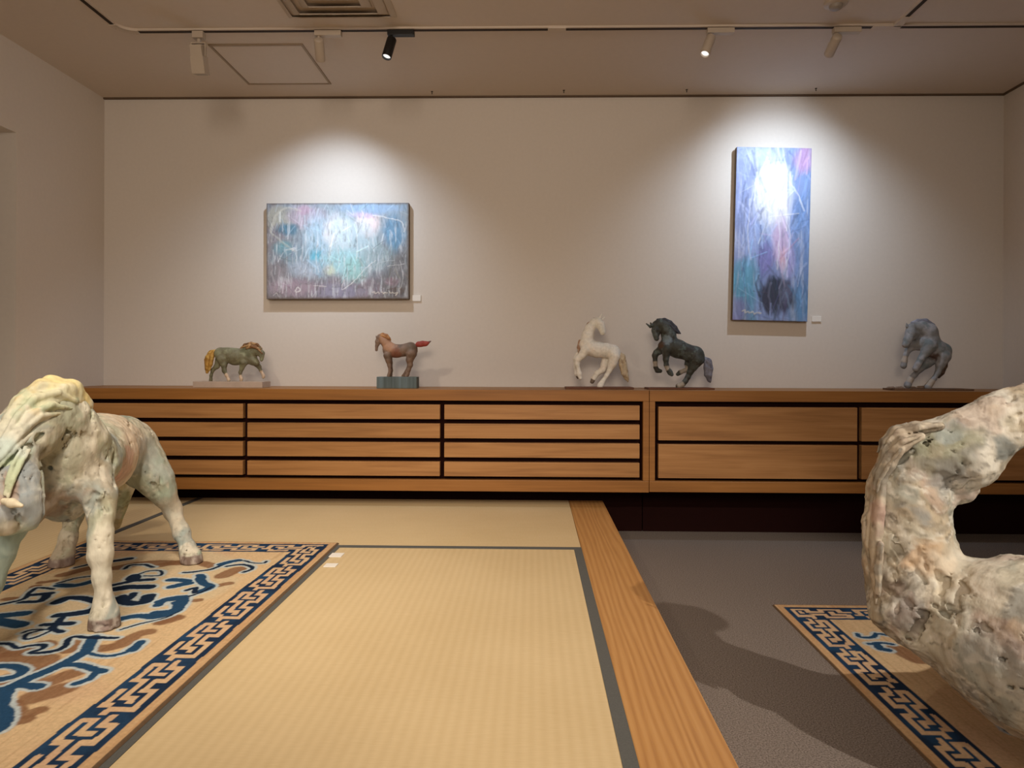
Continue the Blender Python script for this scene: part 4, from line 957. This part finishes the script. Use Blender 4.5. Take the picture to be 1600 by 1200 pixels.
G([(170, 690), (176, 720), (178, 760)], .008, .001, .006); G([(140, 988), (152, 978), (170, 978), (184, 984)], .0025, .0005); G([(225, 738), (240, 756), (248, 770)], .006, .001, .008)
rg = random.Random(5)
for q in range(110):
    cx_, cy_, w_, h_ = rg.choice([(110, 720, 50, 60), (190, 705, 40, 45), (158, 860, 16, 90), (235, 710, 26, 45), (285, 830, 12, 40), (105, 835, 10, 40), (30, 770, 26, 40), (100, 660, 40, 24)])
    x, y = cx_ + rg.uniform(-w_, w_), cy_ + rg.uniform(-h_, h_); a = math.pi / 2 + rg.gauss(0, .5); l = rg.uniform(5, 16); ux, uy = math.cos(a), math.sin(a); cv = rg.uniform(-4, 4)
    G([(x - ux * l, y - uy * l), (x - uy * cv, y + ux * cv), (x + ux * l, y + uy * l)], rg.uniform(.002, .0045), -.0012)
def carve1(P):
    g = fbm(P, (22, 22, 9), 41, 3); return (np.abs(g - .5) < .03) * .0 + (fbm(P, 14, 44, 3) - .5) * .009
VF = S.mesh(.0052, clip=ZR, rough=.004, rf=34, seed=5, carve=carve1)
pt = lambda x, y, d: U(x, y, d)
pnt = painter((182, 186, 166), [((156, 174, 158), (6, 6, 3), .46, .60, .7), ((152, 162, 168), (8, 8, 4), .53, .66, .6), ((184, 164, 134), (9, 9, 4), .54, .68, .4), ((222, 216, 200), (14, 14, 5), .50, .64, .75), ((200, 184, 168), (16, 10, 6), .56, .68, .3), ((138, 130, 110), (40, 40, 10), .55, .70, .5), ((228, 224, 208), (60, 60, 14), .57, .70, .5), ((90, 80, 68), (90, 90, 40), .66, .74, .5)],
  [(pt(200, 670, 2.15), .20, (230, 212, 190), .8), (pt(188, 725, 2.0), .10, (210, 164, 148), .55), (pt(196, 745, 1.98), .05, (202, 146, 132), .3), (pt(250, 725, 2.3), .13, (178, 184, 182), .6), (pt(90, 805, 1.78), .09, (168, 136, 114), .6),
   (pt(110, 720, 1.72), .10, (178, 174, 156), .6), (pt(45, 760, 1.54), .085, (140, 152, 164), .6), (pt(8, 760, 1.54), .05, (190, 152, 122), .6), (pt(40, 700, 1.60), .07, (178, 192, 180), .7),
   (pt(0, 860, 1.58), .14, (164, 192, 188), .7), (pt(95, 870, 2.28), .07, (196, 182, 162), .7), (pt(160, 900, 1.75), .09, (216, 212, 196), .8),
   (pt(284, 800, 2.38), .10, (206, 196, 176), .6)], 30, .16)
def with_hooves(V):
    c = pnt(V); w = 1 - sstep(.026, .034, V[:, 2] - ZR + (fbm(V, 30, 77, 3) - .5) * .012)
    h = np.tile(np.array(srgb(146, 130, 124)), (len(V), 1)); h = mixc(h, srgb(112, 94, 84), sstep(.48, .62, fbm(V, (60, 60, 14), 78, 3)) * .8); h = mixc(h, srgb(188, 178, 168), sstep(.54, .66, fbm(V, 50, 79, 3)) * .7)
    return c * (1 - w[:, None]) + h * w[:, None]
mesh_obj('body', VF, M_clay, hb, with_hooves)
S = Sculpt(); rnd = random.Random(4)
for c in ([(136, 660, 1.84, 6), (134, 632, 1.80, 9), (112, 608, 1.76, 14), (80, 602, 1.73, 15), (46, 622, 1.68, 15), (16, 662, 1.62, 12), (-8, 700, 1.58, 6)],
          [(128, 640, 1.78, 8), (104, 610, 1.73, 12), (66, 606, 1.69, 13), (34, 630, 1.64, 13), (6, 672, 1.59, 10), (-16, 706, 1.56, 5)],
          [(116, 632, 1.75, 8), (88, 618, 1.70, 12), (52, 626, 1.65, 13), (24, 654, 1.60, 12), (0, 694, 1.56, 9), (-18, 724, 1.54, 5)],
          [(108, 640, 1.73, 5), (76, 634, 1.67, 11), (44, 650, 1.62, 12), (18, 682, 1.58, 11), (-6, 716, 1.54, 6)],
          [(92, 648, 1.70, 5), (62, 652, 1.64, 10), (36, 674, 1.60, 10), (12, 704, 1.56, 9), (-10, 730, 1.53, 5)],
          [(76, 664, 1.68, 4), (52, 676, 1.63, 8), (28, 698, 1.58, 8), (6, 722, 1.55, 6), (-10, 742, 1.53, 4)],
          [(132, 634, 1.84, 7), (108, 606, 1.82, 10), (76, 604, 1.80, 12), (44, 628, 1.74, 12), (14, 672, 1.68, 10)],
          [(138, 676, 1.86, 4), (137, 648, 1.83, 8), (126, 622, 1.79, 10)],
          [(44, 700, 1.60, 5), (30, 722, 1.57, 8), (18, 748, 1.545, 8), (10, 775, 1.53, 5)], [(30, 706, 1.58, 4), (16, 730, 1.55, 7), (6, 760, 1.53, 5)]):
    S.chain(big(c), .012)
    for q in range(3):      # thinner strands along each lock
        dx, dy, dd = rnd.uniform(-5, 5), rnd.uniform(-6, 3), rnd.uniform(-.02, .01)
        S.chain(big([(x + dx, y + dy, d + dd - .006, max(2.5, r * .45)) for x, y, d, r in c]), .003)
mp = painter((206, 204, 176), [((176, 188, 158), 14, .46, .58, .8), ((224, 218, 196), 24, .52, .62, .8), ((138, 132, 104), (40, 40, 60), .58, .68, .6), ((204, 186, 140), 16, .57, .66, .7)],
   [(pt(20, 690, 1.56), .11, (206, 206, 196), .6), (pt(6, 720, 1.55), .07, (190, 208, 204), .7), (pt(88, 600, 1.74), .075, (224, 210, 156), .9), (pt(120, 618, 1.78), .045, (216, 196, 138), .9), (pt(137, 655, 1.83), .03, (178, 176, 166), .8), (pt(20, 745, 1.54), .06, (184, 196, 164), .8)], 33)
mesh_obj('mane', S.mesh(.0034, rough=.0016, rf=70, seed=9), M_clay, hb, mp)
S = Sculpt().chain(big([(6, 783, 1.495, 5), (18, 786, 1.488, 7), (34, 790, 1.492, 3)]), .006)
tag(mesh_obj('ear', S.mesh(.0024, rough=.001, rf=70), M_clay, hb, painter((226, 216, 190), [], seed=3)), 'cream pointed ear')
S = Sculpt()
for c in ([(200, 668, 2.58, 14), (196, 700, 2.64, 20), (186, 760, 2.66, 22), (180, 820, 2.66, 8)], [(190, 668, 2.58, 12), (184, 720, 2.65, 16), (174, 790, 2.66, 8)]): S.chain(big(c), .01)
mesh_obj('tail', S.mesh(.005, rough=.003, rf=50), M_clay, hb, mp)

# ---- large reclining horse on the carpet at right
hr = thing('horse_sculpture', (1.35, 1.38, .0056), 'large weathered reclining horse on the right-hand rug, head thrown back', 'sculpture')
S = Sculpt(); K = .02
S.chain(big([(1420, 706, 1.53, 34), (1455, 704, 1.52, 42), (1500, 718, 1.50, 45), (1514, 708, 1.50, 46)]), K)
S.chain(big([(1440, 696, 1.52, 30), (1500, 678, 1.50, 32), (1560, 652, 1.48, 34), (1608, 640, 1.465, 36), (1640, 628, 1.455, 33)]), .02)
S.chain(big([(1600, 652, 1.46, 28), (1640, 648, 1.45, 24), (1662, 640, 1.445, 18)]), .014)
S.chain(big([(1880, 985, 1.42, 128), (1960, 1010, 1.40, 120)]), .04)
S.chain(big([(1514, 712, 1.50, 45), (1550, 684, 1.48, 34), (1600, 648, 1.465, 29)]), .02)
S.chain(big([(1428, 722, 1.535, 44), (1422, 770, 1.545, 56), (1420, 830, 1.55, 60), (1427, 890, 1.55, 66), (1442, 935, 1.54, 74), (1480, 965, 1.52, 74)]), K)
S.chain(big([(1505, 768, 1.50, 20), (1484, 780, 1.51, 14)]), .015)
S.chain(big([(1508, 964, 1.47, 76), (1568, 990, 1.42, 102), (1640, 1016, 1.38, 132), (1780, 1035, 1.36, 158), (1900, 1055, 1.37, 158), (1990, 1065, 1.40, 150)]), .04)
S.chain(big([(1425, 950, 1.50, 50), (1440, 985, 1.47, 30), (1470, 1008, 1.44, 24)]), .014)
S.chain(big([(1398, 950, 1.53, 36), (1416, 990, 1.50, 18)]), .012)
S.chain(big([(1500, 1015, 1.42, 30), (1480, 1005, 1.42, 22)]), .012)
S.chain(big([(1960, 1100, 1.27, 110), (1860, 1180, 1.20, 70), (1760, 1200, 1.22, 34), (1700, 1212, 1.24, 26)]), .04)
# hollows and cracks of the broken chest, eye, mouth and mane edge
G = S.groove
G([(1398, 1001), (1412, 1000), (1428, 994), (1440, 980), (1448, 968)], .013, .004, .008); G([(1410, 1004), (1424, 1000)], .014, .008, .008)
G([(1448, 968), (1452, 984), (1462, 988), (1474, 984)], .006, .003, .004); G([(1474, 984), (1478, 996), (1470, 1010), (1462, 1020)], .007, .003, .004)
G([(1478, 1016), (1492, 1008), (1500, 996), (1508, 984)], .006, .003, .004); G([(1492, 1008), (1500, 1016), (1512, 1010)], .006, .002, .004)
G([(1402, 938), (1401, 952), (1400, 968)], .0045, .001); G([(1396, 930), (1416, 940), (1436, 956), (1452, 962), (1466, 976)], .006, .001, .004); G([(1380, 918), (1390, 926), (1402, 930)], .005, .001)
G([(1438, 836), (1447, 852), (1450, 872), (1448, 888)], .0035, .001); G([(1452, 868), (1464, 866), (1478, 863)], .003, .001); G([(1352, 866), (1372, 866), (1384, 868)], .003, .001)
G([(1512, 988), (1540, 984), (1566, 984)], .0025, .0); G([(1466, 676), (1476, 675), (1490, 677)], .005, .001); G([(1448, 752), (1458, 758), (1466, 764)], .003, .001)
G([(1520, 878), (1512, 890), (1502, 896)], .004, .0); G([(1588, 618), (1580, 626), (1570, 626)], .004, .001); G([(1652, 618), (1646, 612)], .007, .001); G([(1672, 648), (1640, 656), (1606, 664)], .003, .001)
rg = random.Random(12)
spine = [(1590, 640), (1500, 690), (1425, 730), (1420, 830), (1430, 920), (1500, 970), (1590, 1010), (1640, 1030)]
for q in range(120):
    m = rg.random() * (len(spine) - 1.001); i = int(m); f = m - i; (x0, y0), (x1, y1) = spine[i], spine[i + 1]
    dx, dy = x1 - x0, y1 - y0; L = math.hypot(dx, dy); dx /= L; dy /= L; off = rg.uniform(-70, 70) if i < 5 else rg.uniform(-110, 110); a = rg.gauss(0, .35)
    cx_, cy_ = x0 + f * (x1 - x0) - dy * off, y0 + f * (y1 - y0) + dx * off; l = rg.uniform(8, 26); ux, uy = dx * math.cos(a) - dy * math.sin(a), dx * math.sin(a) + dy * math.cos(a); cv = rg.uniform(-5, 5)
    G([(cx_ - ux * l, cy_ - uy * l), (cx_ - uy * cv, cy_ + ux * cv), (cx_ + ux * l, cy_ + uy * l)], rg.uniform(.002, .004), -.0008)
G([(1474, 690), (1450, 692), (1430, 700), (1412, 714), (1392, 728), (1374, 736), (1362, 738)], .010, .002, .006); G([(1388, 738), (1382, 770), (1377, 810), (1375, 860), (1376, 910)], .006, .001, .004)
def carve2(P): return (fbm(P, 11, 61, 3) - .5) * .016 - np.maximum(0, .05 - np.abs(fbm(P, (16, 16, 34), 66, 2) - .5)) * .05
VF = S.mesh(.0048, clip=.0060, rough=.005, rf=38, seed=15, carve=carve2)
pn2 = painter((200, 194, 176), [((160, 164, 156), (9, 9, 5), .47, .60, .75), ((200, 176, 142), (10, 10, 5), .53, .65, .45), ((142, 148, 152), (12, 12, 6), .55, .68, .55), ((224, 220, 208), (18, 18, 7), .48, .62, .8), ((198, 166, 154), (13, 13, 7), .59, .70, .4), ((122, 114, 100), (30, 30, 70), .56, .70, .5), ((232, 228, 216), (40, 40, 90), .55, .68, .6), ((92, 82, 68), (60, 60, 130), .62, .72, .55)],
  [(pt(1490, 690, 1.44), .07, (152, 152, 120), .6), (pt(1510, 740, 1.43), .06, (132, 132, 130), .7), (pt(1540, 640, 1.43), .05, (204, 178, 162), .4), (pt(1590, 690, 1.42), .05, (90, 104, 108), .7), (pt(1500, 665, 1.44), .03, (150, 166, 176), .4),
   (pt(1378, 810, 1.47), .035, (200, 142, 134), .8), (pt(1440, 880, 1.44), .06, (206, 168, 126), .7), (pt(1365, 900, 1.48), .05, (116, 100, 88), .8), (pt(1410, 960, 1.44), .05, (128, 122, 118), .7), (pt(1560, 990, 1.29), .05, (198, 162, 150), .4),
   (pt(1500, 900, 1.40), .10, (220, 214, 198), .7), (pt(1365, 700, 1.50), .04, (166, 142, 114), .7), (pt(1430, 800, 1.44), .05, (158, 164, 166), .7), (pt(1590, 960, 1.24), .07, (206, 182, 150), .4), (pt(1600, 1060, 1.24), .09, (166, 164, 160), .7)], 50, .14)
mesh_obj('body', VF, M_clay, hr, pn2)
S = Sculpt()
for c in ([(1470, 666, 1.47, 6), (1430, 670, 1.485, 11), (1402, 676, 1.50, 11), (1386, 690, 1.505, 7), (1377, 706, 1.51, 3)], [(1440, 682, 1.455, 6), (1412, 692, 1.47, 11), (1390, 712, 1.49, 11), (1374, 740, 1.51, 9), (1367, 766, 1.52, 5)],
          [(1420, 666, 1.53, 6), (1398, 675, 1.54, 9), (1382, 692, 1.545, 7), (1375, 710, 1.55, 3)], [(1384, 722, 1.51, 7), (1371, 760, 1.525, 9), (1365, 810, 1.53, 9), (1361, 850, 1.535, 8), (1362, 890, 1.54, 4)],
          [(1380, 750, 1.49, 5), (1374, 800, 1.50, 8), (1369, 850, 1.51, 8), (1367, 900, 1.51, 6), (1370, 940, 1.51, 3)], [(1410, 702, 1.455, 4), (1392, 726, 1.475, 7), (1378, 750, 1.49, 6), (1372, 770, 1.50, 3)], [(1376, 850, 1.49, 5), (1372, 890, 1.495, 7), (1372, 930, 1.50, 4)]):
    S.chain(big(c), .006)
    for q in range(2):
        dx, dy, dd = rnd.uniform(-4, 3), rnd.uniform(-4, 4), rnd.uniform(-.015, .015)
        S.chain(big([(x + dx, y + dy, d + dd - .004, max(2.2, r * .45)) for x, y, d, r in c]), .003)
mesh_obj('mane', S.mesh(.0034, rough=.002, rf=60, seed=19), M_clay, hr, painter((188, 176, 158), [((156, 152, 142), 18, .46, .60, .8), ((214, 204, 184), 36, .5, .64, .8), ((184, 160, 150), 16, .56, .68, .6), ((112, 100, 86), 50, .58, .7, .6)], [(pt(1375, 800, 1.5), .035, (194, 158, 150), .5)], 55))
